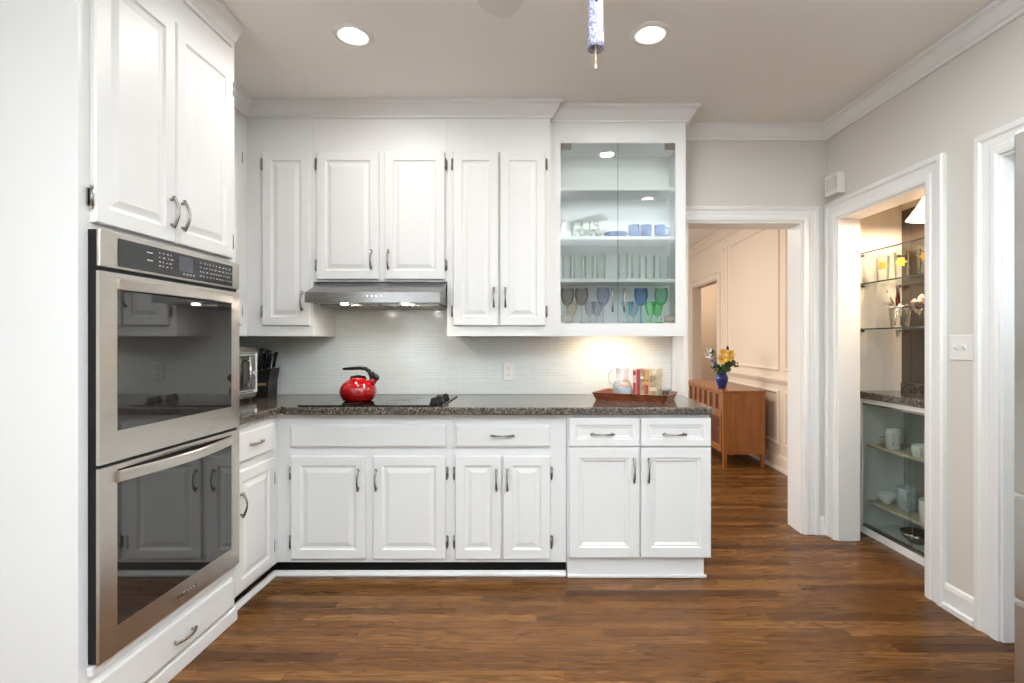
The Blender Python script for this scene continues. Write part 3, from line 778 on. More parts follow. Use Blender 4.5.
for a, b, s in ((G0+.002, GM-.0008, -1), (GM+.0008, G1-.002, 1)):
    m = MB(); m.fbox(fg, a, b, GZ0+.003, GZ1-.003, -.006, -.001); d = m.build('glass_door', M['pane'], t)
    e = MB(); u = GM-.0012 if s < 0 else GM+.0004
    e.fbox(fg, u, u+.0008, GZ0+.003, GZ1-.003, -.0058, -.0012); e.build('glass_edge', M['glassedge'], d)
    h = MB(); uc = GM+s*.035
    for q in (1.455, 1.535): h.tube([fg.p(uc, q, -.001), fg.p(uc, q, .020)], .005, 8)
    h.tube([fg.p(uc, 1.425, .021), fg.p(uc, 1.46, .024), fg.p(uc, 1.495, .029), fg.p(uc, 1.53, .024), fg.p(uc, 1.565, .021)], [.006, .005, .004, .005, .006], 8)
    h.build('handle', M['nickel'], d)
    for v in (GZ1-.022, GZ0+.022):
        k = MB(); u = a if s < 0 else b-.062
        k.fbox(fg, u, u+.062, v-.018, v+.018, -.0085, .001, .0015); k.build('pivot_hinge', M['nickel'], d)

# ------------------------------------------------------------------ range hood
t = thing('range_hood', 'slim stainless steel range hood under the short wall cabinet', 'range hood', (-.91, 3.05, 1.46))
HX0, HX1, HYF = -1.287, -.548, 2.80
m = MB()
sec = [(HYF, 1.464), (HYF, 1.520), (YU-.012, 1.592), (YB-.012, 1.592), (YB-.012, 1.464)]
m.rings([[Vector((HX0, y, z)) for y, z in sec], [Vector((HX1, y, z)) for y, z in sec]])
m.build('canopy', M['hoodsteel'], t)
for xa, xb in ((HX0+.03, -.925), (-.91, HX1-.03)):
    m = MB(); m.box(xa, xb, HYF+.13, YB-.05, 1.458, 1.4635)
    f = m.build('grease_filter', M['nickel'], t)
    m = MB()
    for k in range(12):
        x = lerp(xa+.01, xb-.02, k/11); m.box(x, x+.012, HYF+.14, YB-.06, 1.4555, 1.4578)
    m.build('baffle', M['steel'], f)
for k in range(5):
    m = MB(); x = WX(363+k*4.6, HYF); m.lathe([(.006, 0), (.006, -.006), (.004, -.008)], (x, HYF, 1.497), 12, cap1=True, axis='Y'); m.build('button', M['chrome'], t)
for x in (WX(344, 2.85), WX(405, 2.85)):
    m = MB(); m.lathe([(.034, 1.4635), (.034, 1.459), (.024, 1.457)], (x, 2.86, 0), 24); r = m.build('light_ring', M['chrome'], t)
    m = MB(); m.lathe([(.022, 1.460), (.015, 1.455), (0, 1.453)], (x, 2.86, 0), 20, cap0=True); m.build('bulb', M['hoodlamp'], r)

# ------------------------------------------------------------------ cooktop
t = thing('cooktop', 'black glass electric cooktop set flush in the granite', 'cooktop', (-.9, 2.93, CTOP))
CX0, CX1, CY0, CY1 = -1.278, -.513, 2.695, 3.19
m = MB(); m.box(CX0, CX1, CY0, CY1, CTOP+.0005, CTOP+.008, .002); m.build('glass_top', M['cookglass'], t)
for x, y, r in ((-1.09, 2.84, .10), (-1.09, 3.06, .075), (-.79, 2.84, .075), (-.79, 3.06, .10)):
    m = MB(); m.lathe([(r, 0), (r, .0004), (r-.003, .0004), (r-.003, 0)], (x, y, CTOP+.0081), 40); m.build('burner_ring', M['ringmark'], t)
for x, y in ((-.572, 2.765), (-.556, 2.835), (-.572, 2.905), (-.548, 2.975)):
    m = MB(); m.lathe([(.024, 0), (.025, .006), (.019, .010), (.018, .026), (.013, .030)], (x, y, CTOP+.0081), 20, cap1=True)
    m.box(x-.004, x+.004, y-.020, y+.020, CTOP+.034, CTOP+.042, .002)
    m.build('knob', M['black'], t)

# ------------------------------------------------------------------ kettle
KX, KY, KZ = -1.028, 2.895, CTOP+.0092
t = thing('kettle', 'shiny red enamel kettle with black handle on the cooktop', 'kettle', (KX, KY, KZ))
m = MB(); m.lathe([(.0, .0), (.070, .0), (.080, .004), (.094, .026), (.100, .052), (.096, .076), (.082, .098), (.058, .114), (.044, .120)], (KX, KY, KZ), 40); m.build('body', M['red'], t)
m = MB(); m.lathe([(.044, .118), (.046, .122), (.040, .128), (.020, .132), (.0, .133)], (KX, KY, KZ), 28); l = m.build('lid', M['red'], t)
m = MB()
pts = [(KX-.044, KY, KZ+.123), (KX-.038, KY, KZ+.134), (KX, KY, KZ+.139), (KX+.038, KY, KZ+.134), (KX+.044, KY, KZ+.123)]
m.tube(pts, .006, 8); m.build('lid_grip', M['black'], l)
m = MB(); m.tube([(KX+.062, KY, KZ+.085), (KX+.085, KY, KZ+.112), (KX+.100, KY, KZ+.132)], [.026, .020, .017], 14); sp = m.build('spout', M['red'], t)
m = MB(); m.tube([(KX+.094, KY, KZ+.122), (KX+.103, KY, KZ+.136), (KX+.110, KY, KZ+.142)], [.0205, .0215, .014], 14)
m.tube([(KX+.100, KY, KZ+.135), (KX+.080, KY, KZ+.160)], [.008, .010], 8); m.build('spout_cap', M['black'], sp)
m = MB()
hp = [(KX+.078, KY, KZ+.112), (KX+.074, KY, KZ+.140), (KX+.062, KY, KZ+.166), (KX+.040, KY, KZ+.181), (KX+.008, KY, KZ+.184), (KX-.040, KY, KZ+.181), (KX-.085, KY, KZ+.179)]
m.tube(hp, [.010, .011, .012, .0115, .010, .009, .0075], 10, flat=1.3); m.build('handle', M['black'], t)

# ------------------------------------------------------------------ toaster oven and knife block
t = thing('toaster_oven', 'stainless toaster oven on the granite, half hidden behind the double oven', 'toaster oven', (-1.82, 2.72, CTOP))
TXF, TA, TB, TZ0, TZ1 = -1.665, 2.46, 3.02, CTOP+.016, 1.222
m = MB(); m.box(-1.995, TXF, TA, TB, TZ0, TZ1, .022, 3); m.build('casing', M['steel'], t)
ft = FL(TXF)
m = MB(); m.panel(ft, TA+.025, TB-.022, TZ0+.028, TZ1-.028, [(0, -.002), (0, .008), (.004, .012), (.012, .012), (.016, .006)]); m.build('bezel', M['chrome'], t)
m = MB(); m.fbox(ft, TA+.050, 2.90, TZ0+.052, TZ1-.052, .0065, .012, .002); d = m.build('door', M['ovenglass'], t)
m = MB()
for z in (TZ0+.08, TZ1-.08): m.tube([ft.p(2.88, z, .011), ft.p(2.88, z, .034)], .005, 8)
m.tube([ft.p(2.88, TZ0+.06, .036), ft.p(2.88, TZ1-.06, .036)], .008, 10); m.build('handle', M['chrome'], d)
m = MB(); m.fbox(ft, 2.91, 2.98, TZ0+.050, TZ1-.050, .0065, .010, .001); c = m.build('control_strip', M['nickel'], t)
m = MB(); m.tube([ft.p(2.94, 1.068, .009), ft.p(2.94, 1.068, .030)], [.016, .013], 16); m.build('knob', M['chrome'], c)
for x in (-1.96, -1.70):
    for y in (TA+.05, TB-.05):
        m = MB(); m.lathe([(.014, .0005), (.016, .018)], (x, y, CTOP), 12, cap0=True, cap1=True); m.build('foot', M['black'], t)

KBX, KBY = -1.700, 3.17
t = thing('knife_block', 'black slanted knife block in the corner beside the toaster oven', 'knife block', (KBX, KBY, CTOP))
m = MB()
fk = Fr((KBX, KBY, CTOP), (1, 0, 0), (0, 0, 1), (0, -1, 0))
m.prism(fk, [(-.055, .0005), (.042, .0005), (.046, .10), (.062, .180), (-.05, .155)], -.055, .055); m.build('block', M['blockwood'], t)
m = MB(); m.fbox(fk, -.048, .035, .075, .090, .0552, .057); m.build('tan_strip', M['tan'], t)
ang = .20
k = 0
HL = [('black knife handle tallest in the knife block', -.030, .030, .140), ('black knife handle at the front corner of the knife block', .036, .030, .095),
      ('black knife handle in the middle of the knife block', .004, .032, .125), ('black knife handle at the back corner of the knife block', .034, -.028, .102),
      ('chrome ended knife handle leaning toward the toaster oven', -.040, -.005, .118), ('thin chrome ended sharpening steel in the knife block', -.012, -.025, .125)]
for lab, u, n, L in HL:
    z0 = .157+(u+.05)*.225
    b0 = fk.p(u, z0+.001, n); dirv = Vector((math.sin(ang), 0, math.cos(ang)))
    t = thing('kitchen_knife', lab, 'knife', b0, 'knives in the knife block')
    chrome = 'chrome' in lab
    m = MB(); m.tube([b0+dirv*.004, b0+dirv*.030, b0+dirv*(L*.6), b0+dirv*L], [.010, .0085, .0095, .0125], 10, flat=1.0); m.build('handle', M['black'], t)
    m = MB(); m.tube([b0, b0+dirv*.005], .0105, 10); m.build('bolster', M['chrome'], t)
    if chrome: m = MB(); m.tube([b0+dirv*(L-.004), b0+dirv*(L+.008)], [.0130, .010], 10); m.build('end_cap', M['chrome'], t)

# ------------------------------------------------------------------ tray and what stands on it
TC = Vector((.560, 3.020, CTOP)); TR = math.radians(-27)
def tp(x, y, z=0):      # a point on the turned tray
    return Vector((TC.x+x*math.cos(TR)-y*math.sin(TR), TC.y+x*math.sin(TR)+y*math.cos(TR), TC.z+z))
TU, TV = Vector((math.cos(TR), math.sin(TR), 0)), Vector((-math.sin(TR), math.cos(TR), 0))
t = thing('serving_tray', 'dark red wooden tray with flared sides on the granite worktop', 'tray', TC)
def rr(hx, hy, z): 
    c = .018; return [tp(*p, z) for p in ((-hx+c, -hy), (hx-c, -hy), (hx, -hy+c), (hx, hy-c), (hx-c, hy), (-hx+c, hy), (-hx, hy-c), (-hx, -hy+c))]
m = MB(); m.rings([rr(.205, .125, .0006), rr(.205, .125, .006)]); m.build('tray_base', M['traywood'], t)
m = MB(); m.rings([rr(.196, .116, .0062), rr(.207, .127, .0062), rr(.224, .142, .046), rr(.216, .134, .046), rr(.196, .116, .0062)], False, False); m.build('rim', M['traywood'], t)
TZ = CTOP+.0066
# pitcher
pc = tp(-.095, .055); pc.z = TZ
t = thing('ceramic_pitcher', 'pale ceramic pitcher with white neck and blue grey body on the tray', 'pitcher', pc)
m = MB(); m.lathe([(0, 0), (.044, 0), (.052, .006), (.058, .035), (.057, .068), (.047, .092), (.040, .102)], pc, 30); m.build('body', M['bluegrey'], t)
m = MB(); m.lathe([(.040, .102), (.036, .122), (.036, .150), (.041, .172), (.044, .180), (.040, .180), (.033, .150), (.033, .122), (.036, .104)], pc, 30); m.build('neck', M['ceramic'], t)
m = MB(); a = -TU
m.tube([pc+a*.036+Vector((0, 0, .160)), pc+a*.066+Vector((0, 0, .164)), pc+a*.086+Vector((0, 0, .135)), pc+a*.082+Vector((0, 0, .095)), pc+a*.053+Vector((0, 0, .070))], .0075, 8); m.build('handle', M['ceramic'], t)
# figurine/jar next to it: small lidded jar
jc = tp(-.052, -.035); jc.z = TZ
t = thing('lidded_jar', 'small grey glazed jar with peach coloured lid beside the books', 'jar', jc)
m = MB(); m.lathe([(0, 0), (.034, 0), (.040, .008), (.042, .050), (.036, .070), (.030, .074)], jc, 26); m.build('jar_body', M['bluegrey'], t)
m = MB(); m.lathe([(.034, .0745), (.035, .082), (.022, .092), (.010, .096), (.010, .104), (.013, .110), (.008, .117), (0, .118)], jc, 24); m.build('lid', pm('peach_glaze', (.66, .45, .32), .25), t)
# books: spine towards the camera side of the tray
def book(lab, x, wdt, h, dep, cover, spine2=None, name='book'):
    c0 = tp(x, -.045); c0.z = TZ
    t = thing(name, lab, 'book', c0, 'books on the tray')
    fbk = Fr(c0, TU, Vector((0, 0, 1)), -TV)
    m = MB(); tck = .002
    m.fbox(fbk, 0, tck, 0, h, -dep, 0); m.fbox(fbk, wdt-tck, wdt, 0, h, -dep, 0); m.fbox(fbk, tck, wdt-tck, 0, h, -.003, .001)
    m.build('cover', cover, t)
    m = MB(); m.fbox(fbk, tck+.0003, wdt-tck-.0003, .003, h-.004, -dep+.004, -.0035); m.build('pages', M['paper'], t)
    if spine2:
        m = MB()
        for a, b in spine2[1]: m.fbox(fbk, .003, wdt-.003, h*a, h*b, .0011, .0016)
        m.build('spine_print', spine2[0], t)
bk_red = pm('red_book_cloth', (.42, .05, .05), .6); bk_pink = pm('white_red_book_cover', (.66, .50, .46), .5)
bk_tan = pm('patterned_tan_cover', (.40, .28, .18), .5, var=.45, vscale=60); bk_or = pm('ochre_book_cover', (.62, .36, .09), .5)
bk_cr = pm('cream_worn_cover', (.66, .56, .40), .5, var=.28, vscale=35)
book('thin white and red book next to the jar', .000, .022, .176, .12, bk_pink, (bk_red, ((.05, .1), (.18, .55), (.8, .95))))
book('thin plain red book second from the jar', .0235, .018, .174, .12, bk_red)
book('tan patterned book in the middle of the row', .043, .026, .172, .125, bk_tan, (M['paper'], ((.1, .2), (.7, .78))))
book('ochre yellow book between tan and cream books', .0705, .024, .174, .125, bk_or, (bk_red, ((.2, .5), (.62, .66))))
book('thick cream book at the end of the row', .096, .046, .178, .13, bk_cr, (bk_tan, ((.12, .3), (.42, .8))))
bc = tp(.168, .010); bc.z = TZ
m = MB(); m.lathe([(0, 0), (.022, 0), (.026, .006), (.040, .045), (.043, .062), (.040, .062), (.024, .010), (0, .008)], bc, 24)
single(m, 'glass_bowl', M['ltblueg'], 'small pale blue glass bowl at the end of the tray', 'bowl', loc=bc)
# warm puck light under the display cabinet
pk = Vector((.44, 3.16, UB+.028))
t = thing('under_cabinet_light', 'warm light bar glowing under the display cabinet', 'light', pk)
m = MB(); m.box(pk.x-.20, pk.x+.20, pk.y-.022, pk.y+.022, pk.z-.012, pk.z-.0004, .003); m.build('housing', M['white'], t)
m = MB(); m.box(pk.x-.19, pk.x+.19, pk.y-.015, pk.y+.015, pk.z-.0150, pk.z-.0121, .001); m.build('lens', M['puck'], t)
# ------------------------------------------------------------------ ceiling: downlights, fan
def downlight(x, y, label):
    c = (x, y, CEIL)
    t = thing('recessed_light', label, 'ceiling light', c, 'recessed ceiling lights')
    m = MB(); m.lathe([(.093, -.0005), (.092, -.005), (.078, -.009), (.054, -.006), (.049, -.001)], c, 40); m.build('trim_ring', M['white'], t)
    m = MB(); m.lathe([(.0488, -.0015), (.034, -.0035), (0, -.0042)], c, 32, cap0=True); m.build('lens', M['lamp'], t)
downlight(-.850, 2.330, 'lit round recessed ceiling light on the oven tower side of the fan')
downlight(.500, 2.320, 'lit round recessed ceiling light in front of the glass display cabinet')
downlight(1.05, 1.15, 'lit round recessed ceiling light mirrored low in the glass cabinet door')

FX, FY = .125, 1.15
t = thing('ceiling_fan', 'ceiling fan with one grey blade tip and a crackled glass light dangling a pull cord', 'ceiling fan', (FX, FY, CEIL))
m = MB(); m.lathe([(.065, -.001), (.065, -.02), (.03, -.06), (.014, -.065), (.014, -.16)], (FX, FY, CEIL), 28, cap0=True); m.build('downrod', M['nickel'], t)
m = MB(); m.lathe([(.014, -.16), (.085, -.17), (.105, -.20), (.105, -.27), (.085, -.30), (.04, -.315), (.018, -.33), (.018, -.36)], (FX, FY, CEIL), 32, cap1=True); m.build('motor_housing', M['nickel'], t)
BL = .645
for k in range(5):
    a = math.radians(117.2+72*k); ca, sa = math.cos(a), math.sin(a)
    def bp(r, s, z): return Vector((FX+r*ca-s*sa, FY+r*sa+s*ca, z))
    zt = 2.352
    out = [(.16, -.045), (BL-.10, -.069), (BL-.04, -.066), (BL-.012, -.045), (BL, -.010), (BL-.004, .022), (BL-.022, .050), (BL-.06, .067), (BL-.12, .069), (.16, .045)]
    m = MB(); m.rings([[bp(r, s, zt+s*.16) for r, s in out], [bp(r, s, zt+.007+s*.16) for r, s in out]]); b = m.build('blade', M['fan'], t)
    m = MB(); ir = [(.09, -.02), (.20, -.03), (.20, .03), (.09, .02)]
    m.rings([[bp(r, s, zt+.008+s*.16) for r, s in ir], [bp(r, s, zt+.014+s*.16) for r, s in ir]]); m.build('blade_iron', M['nickel'], b)
m = MB(); m.lathe([(.0168, 2.29), (.0175, 2.10), (.0175, 1.920), (.0185, 1.906), (.012, 1.909), (.012, 2.10), (.0118, 2.29)], (FX, FY, 0), 20); g = m.build('glass_tube', M['crackle'], t)
m = MB(); m.tube([(FX, FY-.0185, 2.004), (FX, FY-.0165, 2.004)], .003, 8); m.build('set_screw', M['black'], g)
m = MB(); m.tube([(FX-.001, FY, 2.2), (FX, FY, 1.905), (FX, FY, 1.872)], .0020, 6); m.lathe([(.002, 1.872), (.0035, 1.866), (0, 1.862)], (FX, FY, 0), 8); m.build('pull_cord', M['pull'], t)

# ------------------------------------------------------------------ small things on the walls
def plate_outlet(fr, u, v, label, name='wall_outlet'):
    t = thing(name, label, 'outlet', fr.p(u, v, 0))
    m = MB(); m.panel(fr, u-.036, u+.036, v-.058, v+.058, [(0, .0005), (0, .003), (.004, .006)]); m.build('plate', M['white'], t)
    for s in (-.021, .021):
        m = MB(); m.lathe([(.0165, .006), (.0165, .0075)], (0, 0, 0), 20, cap1=True, axis='Z')
        for vv in m.bm.verts: vv.co = fr.p(u+vv.co.x, v+s+vv.co.y*.85, vv.co.z)
        r = m.build('receptacle', M['white'], t)
        m = MB(); m.fbox(fr, u-.0075, u-.005, v+s-.003, v+s+.006, .0074, .0079); m.fbox(fr, u+.005, u+.0075, v+s-.003, v+s+.006, .0074, .0079)
        m.fbox(fr, u-.002, u+.002, v+s-.010, v+s-.006, .0074, .0079); m.build('slots', M['slot'], r)
plate_outlet(FB(YB-.010), WX(508.5, 3.32), WZ(372, 3.32), 'white outlet on the tile between cooktop and tray')
plate_outlet(fd, -5.19, .228, 'white outlet low on the cream wall behind the wooden buffet')
fr = FRt(XR)
t = thing('light_switch', 'white double switch plate on the wall between the bar opening and next doorway', 'light switch', fr.p(-2.325, 1.222, 0))
m = MB(); m.panel(fr, -2.325-.060, -2.325+.060, 1.164, 1.280, [(0, .0005), (0, .003), (.004, .006)]); m.build('plate', M['white'], t)
for s in (-.023, .023):
    m = MB(); u = -2.325+s
    m.hexa([fr.p(u-.006, 1.210, .006), fr.p(u+.006, 1.210, .006), fr.p(u+.006, 1.234, .006), fr.p(u-.006, 1.234, .006),
            fr.p(u-.005, 1.224, .016), fr.p(u+.005, 1.224, .016), fr.p(u+.005, 1.232, .014), fr.p(u-.005, 1.232, .014)])
    m.build('toggle', M['white'], t)
t = thing('door_chime', 'white door chime box high on the wall near the corner', 'door chime', fr.p(-3.18, 2.23, 0))
m = MB(); m.fbox(fr, -3.262, -3.138, 2.165, 2.295, .0005, .058, .006, 2); m.build('case', M['white'], t)
m = MB()
for k in range(3):
    u = -3.243+k*.040; m.fbox(fr, u, u+.026, 2.190, 2.270, .0575, .0595)
m.build('grille', M['wall'], t)

# ------------------------------------------------------------------ refrigerator
RX, RY0, RY1, RZ = 1.190, .36, 1.287, 1.775
t = thing('refrigerator', 'stainless refrigerator with doors over two drawers beside the near doorway', 'refrigerator', (1.5, .82, 0))
m = MB(); m.box(RX+.065, 1.845, RY0+.005, RY1-.005, .02, RZ-.012, .004); m.build('body', M['steel2'], t)
fr2 = FRt(RX+.06)
def fdoor(u0, u1, v0, v1, nm):
    m = MB(); m.fbox(fr2, u0, u1, v0, v1, 0, .060, .006, 2); return m.build(nm, M['steel2'], t)
mid = -(RY0+RY1)/2
a = fdoor(-RY1, mid-.002, .872, RZ, 'door'); b = fdoor(mid+.002, -RY0, .872, RZ, 'door')
for o, u in ((a, mid-.045), (b, mid+.045)):
    m = MB()
    for z in (.98, 1.60): m.tube([fr2.p(u, z, .058), fr2.p(u, z, .105)], .009, 8)
    m.tube([fr2.p(u, .94, .105), fr2.p(u, 1.64, .105)], .012, 10); m.build('handle', M['chrome'], o)
for v0, v1 in ((.608, .862), (.06, .598)):
    o = fdoor(-RY1, -RY0, v0, v1, 'drawer')
    m = MB(); z = v1-.06
    for u in (-RY1+.22, -RY0-.22): m.tube([fr2.p(u, z, .058), fr2.p(u, z, .105)], .009, 8)
    m.tube([fr2.p(-RY1+.18, z, .105), fr2.p(-RY0-.18, z, .105)], .012, 10); m.build('handle', M['chrome'], o)
m = MB(); m.box(RX+.075, RX+.09, RY0+.01, RY1-.01, 0, .055); m.build('toe_grille', M['black'], t)

# ------------------------------------------------------------------ dining room: buffet, vase, flowers
BX0, BX1, BY0, BY1, BZ = 1.815, 2.235, 5.08, 6.50, .764
t = thing('buffet', 'cherry wood buffet with slatted front against the cream dining room wall', 'buffet', ((BX0+BX1)/2, 5.8, 0))
m = MB(); m.box(BX0-.012, BX1+.004, BY0-.016, BY1+.016, BZ-.026, BZ, .005, 2); m.build('top', M['buffettop'], t)
m = MB(); m.box(BX0+.012, BX1, BY0+.001, BY1-.001, .13, BZ-.0265); m.build('carcass', M['buffet'], t)
for x in (BX0, BX1-.045):
    for y in (BY0-.003, BY1-.042):
        m = MB(); m.hexa([(x+.008, y+.006, 0), (x+.040, y+.006, 0), (x+.040, y+.040, 0), (x+.008, y+.040, 0), (x, y, BZ-.028), (x+.045, y, BZ-.028), (x+.045, y+.045, BZ-.028), (x, y+.045, BZ-.028)])
        m.build('leg', M['buffet'], t)
m = MB()       # arched apron between the side legs and along the front
fa = FB(BY0)
m.prism(fa, [(BX0+.045, .175), (BX0+.045, .135), (BX0+.085, .118), (BX0+.12, .130), (BX1-.12, .130), (BX1-.085, .118), (BX1-.046, .135), (BX1-.046, .175)], -.01, .003)
m.build('apron', M['buffet'], t)
fbf = Fr((BX0+.012, 0, 0), (0, -1, 0), (0, 0, 1), (-1, 0, 0))
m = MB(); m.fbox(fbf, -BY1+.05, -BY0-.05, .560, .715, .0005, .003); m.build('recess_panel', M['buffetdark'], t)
n_sl = 8
m = MB()
m.fbox(fbf, -BY1+.045, -BY0-.045, .540, .560, .0005, .013); m.fbox(fbf, -BY1+.045, -BY0-.045, .715, .737, .0005, .013)
m.build('front_rail', M['buffettop'], t)
for k in range(n_sl):
    u = lerp(-BY1+.06, -BY0-.10, k/(n_sl-1)); m = MB(); m.fbox(fbf, u-.02, u+.060, .5605, .7145, .0032, .012, .002); m.build('slat', M['buffettop'], t)
for k in range(3):
    u0 = lerp(-BY1+.05, -BY0-.05, k/3)+.006; u1 = lerp(-BY1+.05, -BY0-.05, (k+1)/3)-.006
    m = MB(); m.panel(fbf, u0, u1, .150, .532, [(0, .0005), (0, .012), (.045, .012), (.050, .006)]); d = m.build('door', M['buffettop'], t)
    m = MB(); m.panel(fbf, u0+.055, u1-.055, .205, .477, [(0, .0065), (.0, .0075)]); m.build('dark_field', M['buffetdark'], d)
    m = MB(); m.tube([fbf.p(u1-.02, .36, .012), fbf.p(u1-.02, .36, .03)], [.006, .010], 10); m.build('knob', M['nickel'], d)

V = Vector((1.905, 5.36, BZ))
m = MB(); m.lathe([(0, .001), (.034, .001), (.040, .004), (.046, .03), (.060, .075), (.064, .105), (.056, .132), (.042, .148), (.040, .156), (.050, .170), (.045, .170), (.036, .156), (.038, .146), (.052, .13), (.058, .105), (.04, .03), (0, .012)], V, 32)
single(m, 'flower_vase', M['cobaltvase'], 'cobalt blue glazed vase holding flowers on the buffet', 'vase', loc=V)
random.seed(11)
def petals(m, c, axis, n, L, wd, cup):
    axis = axis.normalized(); a = axis.orthogonal().normalized(); b = axis.cross(a)
    for k in range(n):
        th = 2*PI*k/n+random.uniform(-.15, .15); d = a*math.cos(th)+b*math.sin(th); s = axis.cross(d)
        q = [c, c+d*L*.45+axis*cup*.7*L, c+d*L+axis*cup*L*.8]
        r0, r1 = q[1]+s*wd, q[1]-s*wd
        lower = [m.bm.verts.new(p-axis*.002) for p in (q[0], r0, q[2], r1)]
        upper = [m.bm.verts.new(p+axis*.002) for p in (q[0]+axis*.001, r0, q[2], r1)]
        m.face(lower[::-1]); m.face(upper)
        for i in range(4): m.face([lower[i], lower[(i+1) % 4], upper[(i+1) % 4], upper[i]])
def flower(label, dx, dz, dy, mat, n=6, L=.05, wd=.016, cup=.35, name='cut_flower', kind='bloom', axis=None):
    tip = V+Vector((dx, dy, .17+dz)); base = V+Vector((dx*.10, dy*.10, .05)); nk = V+Vector((dx*.16, dy*.16, .165))
    t = thing(name, label, 'flower', base, 'flowers in the blue vase')
    m = MB(); m.tube([base, nk, lerp(nk, tip, .6)+Vector((0, 0, .01)), tip], [.0022, .0022, .002, .002], 6); m.build('stem', M['stem'], t)
    ax = axis or Vector((dx*.8, -.9, .35))
    m = MB()
    if kind == 'bloom': petals(m, tip, Vector(ax), n, L, wd, cup); 
    elif kind == 'spray':
        for k in range(9):
            q = tip+Vector((random.uniform(-1, 1)*L, random.uniform(-1, 1)*L, random.uniform(-1.1, 1.1)*L)); m.lathe([(0, -wd), (wd*.8, -wd*.4), (wd*.8, wd*.4), (0, wd)], q, 7)
    elif kind == 'bud': m.lathe([(0, -L*.5), (wd, -L*.2), (wd*.8, L*.2), (0, L*.6)], tip, 10)
    m.build('blossom', mat, t)
    if kind == 'bloom':
        c = MB(); c.lathe([(0, -.004), (.008, 0), (.006, .008), (0, .010)], tip, 8); c.build('flower_centre', M['tan'], t)
flower('large yellow flower in the centre of the bouquet', -.025, .125, -.07, M['yellow'], 7, .060, .020)
flower('yellow flower above the centre of the bouquet', .012, .195, -.01, M['yellow'], 6, .055, .019)
flower('yellow flower facing the wall side of the bouquet', .088, .185, -.01, M['yellow'], 6, .052, .016)
flower('smaller yellow flower low in the bouquet on the wall side', .055, .140, -.06, M['yellow'], 6, .045, .017)
flower('creamy white flower at the outer edge of the bouquet', -.155, .165, -.01, M['whitep'], 5, .045, .014, .7)
flower('pale white flower behind the lilac spray', -.125, .225, .03, M['whitep'], 5, .036, .012, .6)
flower('lilac flower spray in the bouquet over the vase rim', -.092, .092, -.03, M['lilac'], L=.038, wd=.013, kind='spray')
flower('lilac flower spray above the other lilac one', -.085, .155, .01, M['lilac'], L=.030, wd=.011, kind='spray')
flower('small crimson flower hanging out on the wall side', .130, .070, -.03, M['crimson'], L=.020, wd=.012, kind='spray')
flower('dark bud at the very top of the bouquet', .062, .245, .01, M['bud'], L=.05, wd=.016, kind='bud')
flower('dark bud drooping low at the outer edge', -.115, .050, -.03, M['bud'], L=.035, wd=.016, kind='bud')
flower('dark bud above the crimson flower', .115, .150, .0, M['bud'], L=.04, wd=.012, kind='bud')
def leafy(label, spots):
    base = V+Vector((0, 0, .05))
    t = thing('leafy_stem', label, 'leaves', base, 'leafy stems in the blue vase')
    nk = V+Vector((spots[0][0]*.2, spots[0][1]*.2, .165))
    tip = V+Vector((spots[-1][0], spots[-1][1], .17+spots[-1][2]))
    m = MB(); m.tube([base, nk, tip], .0024, 6); m.build('stem', M['stem'], t)
    m = MB()
    for dx, dy, dz, L in spots:
        c = V+Vector((dx, dy, .17+dz))
        for q in range(3): petals(m, c+Vector((random.uniform(-.015, .015), random.uniform(-.015, .015), random.uniform(-.02, .02))), Vector((random.uniform(-.7, .7), -.8, random.uniform(-.2, .6))), 3, L, L*.30, .15)
    m.build('leaf_cluster', M['leaf'], t)
leafy('dark green leaves over the rim of the blue vase', [(-.02, -.03, .01, .055), (.0, -.05, .04, .06), (.03, -.03, .055, .055)])
leafy('green leaves on the wall side of the bouquet', [(.04, -.02, .025, .05), (.06, -.03, .085, .05), (.085, -.01, .105, .05)])
leafy('green leaves on the outer side of the bouquet', [(-.035, -.02, .025, .05), (-.07, .0, .055, .045), (-.10, .02, .20, .035)])

# ------------------------------------------------------------------ bar niche behind the right wall
XF = 2.11; NY0, NY1 = 2.202, 3.369
t = thing('bar_cabinet', 'low white bar cabinet with sliding tinted glass doors in the wall niche', 'cabinet', (2.26, 2.8, 0))
m = MB()
m.box(XF, 2.409, NY1-.025, NY1, .0005, .881); m.box(XF, 2.409, NY0, NY0+.025, .0005, .881); m.box(XF, 2.409, NY0+.025, NY1-.025, .0005, .045); m.box(XF, 2.409, NY0+.025, NY1-.025, .852, .881)
m.build('carcass', M['trim'], t)
m = MB(); m.box(2.395, 2.4085, NY0+.0255, NY1-.0255, .0455, .8515); m.build('back_panel', M['slate'], t)
for z in (.215, .580):
    m = MB(); m.box(XF+.035, 2.394, NY0+.026, NY1-.026, z-.016, z, .002); m.build('shelf', M['ledge'], t)
for z0, z1 in ((.0455, .060), (.838, .8515)):
    m = MB(); m.box(XF+.004, XF+.030, NY0+.026, NY1-.026, z0, z1); m.build('track', M['nickel'], t)
for ya, yb, dx in ((2.93, NY1-.028, .008), (2.50, 2.97, .019), (NY0+.028, 2.54, .008)):
    m = MB(); m.box(XF+dx, XF+dx+.006, ya, yb, .0605, .8375); d = m.build('sliding_door', M['frost'], t)
    m = MB(); m.box(XF+dx-.0005, XF+dx+.0065, ya, ya+.006, .0605, .8375); m.build('door_edge', M['shelfglass'], d)
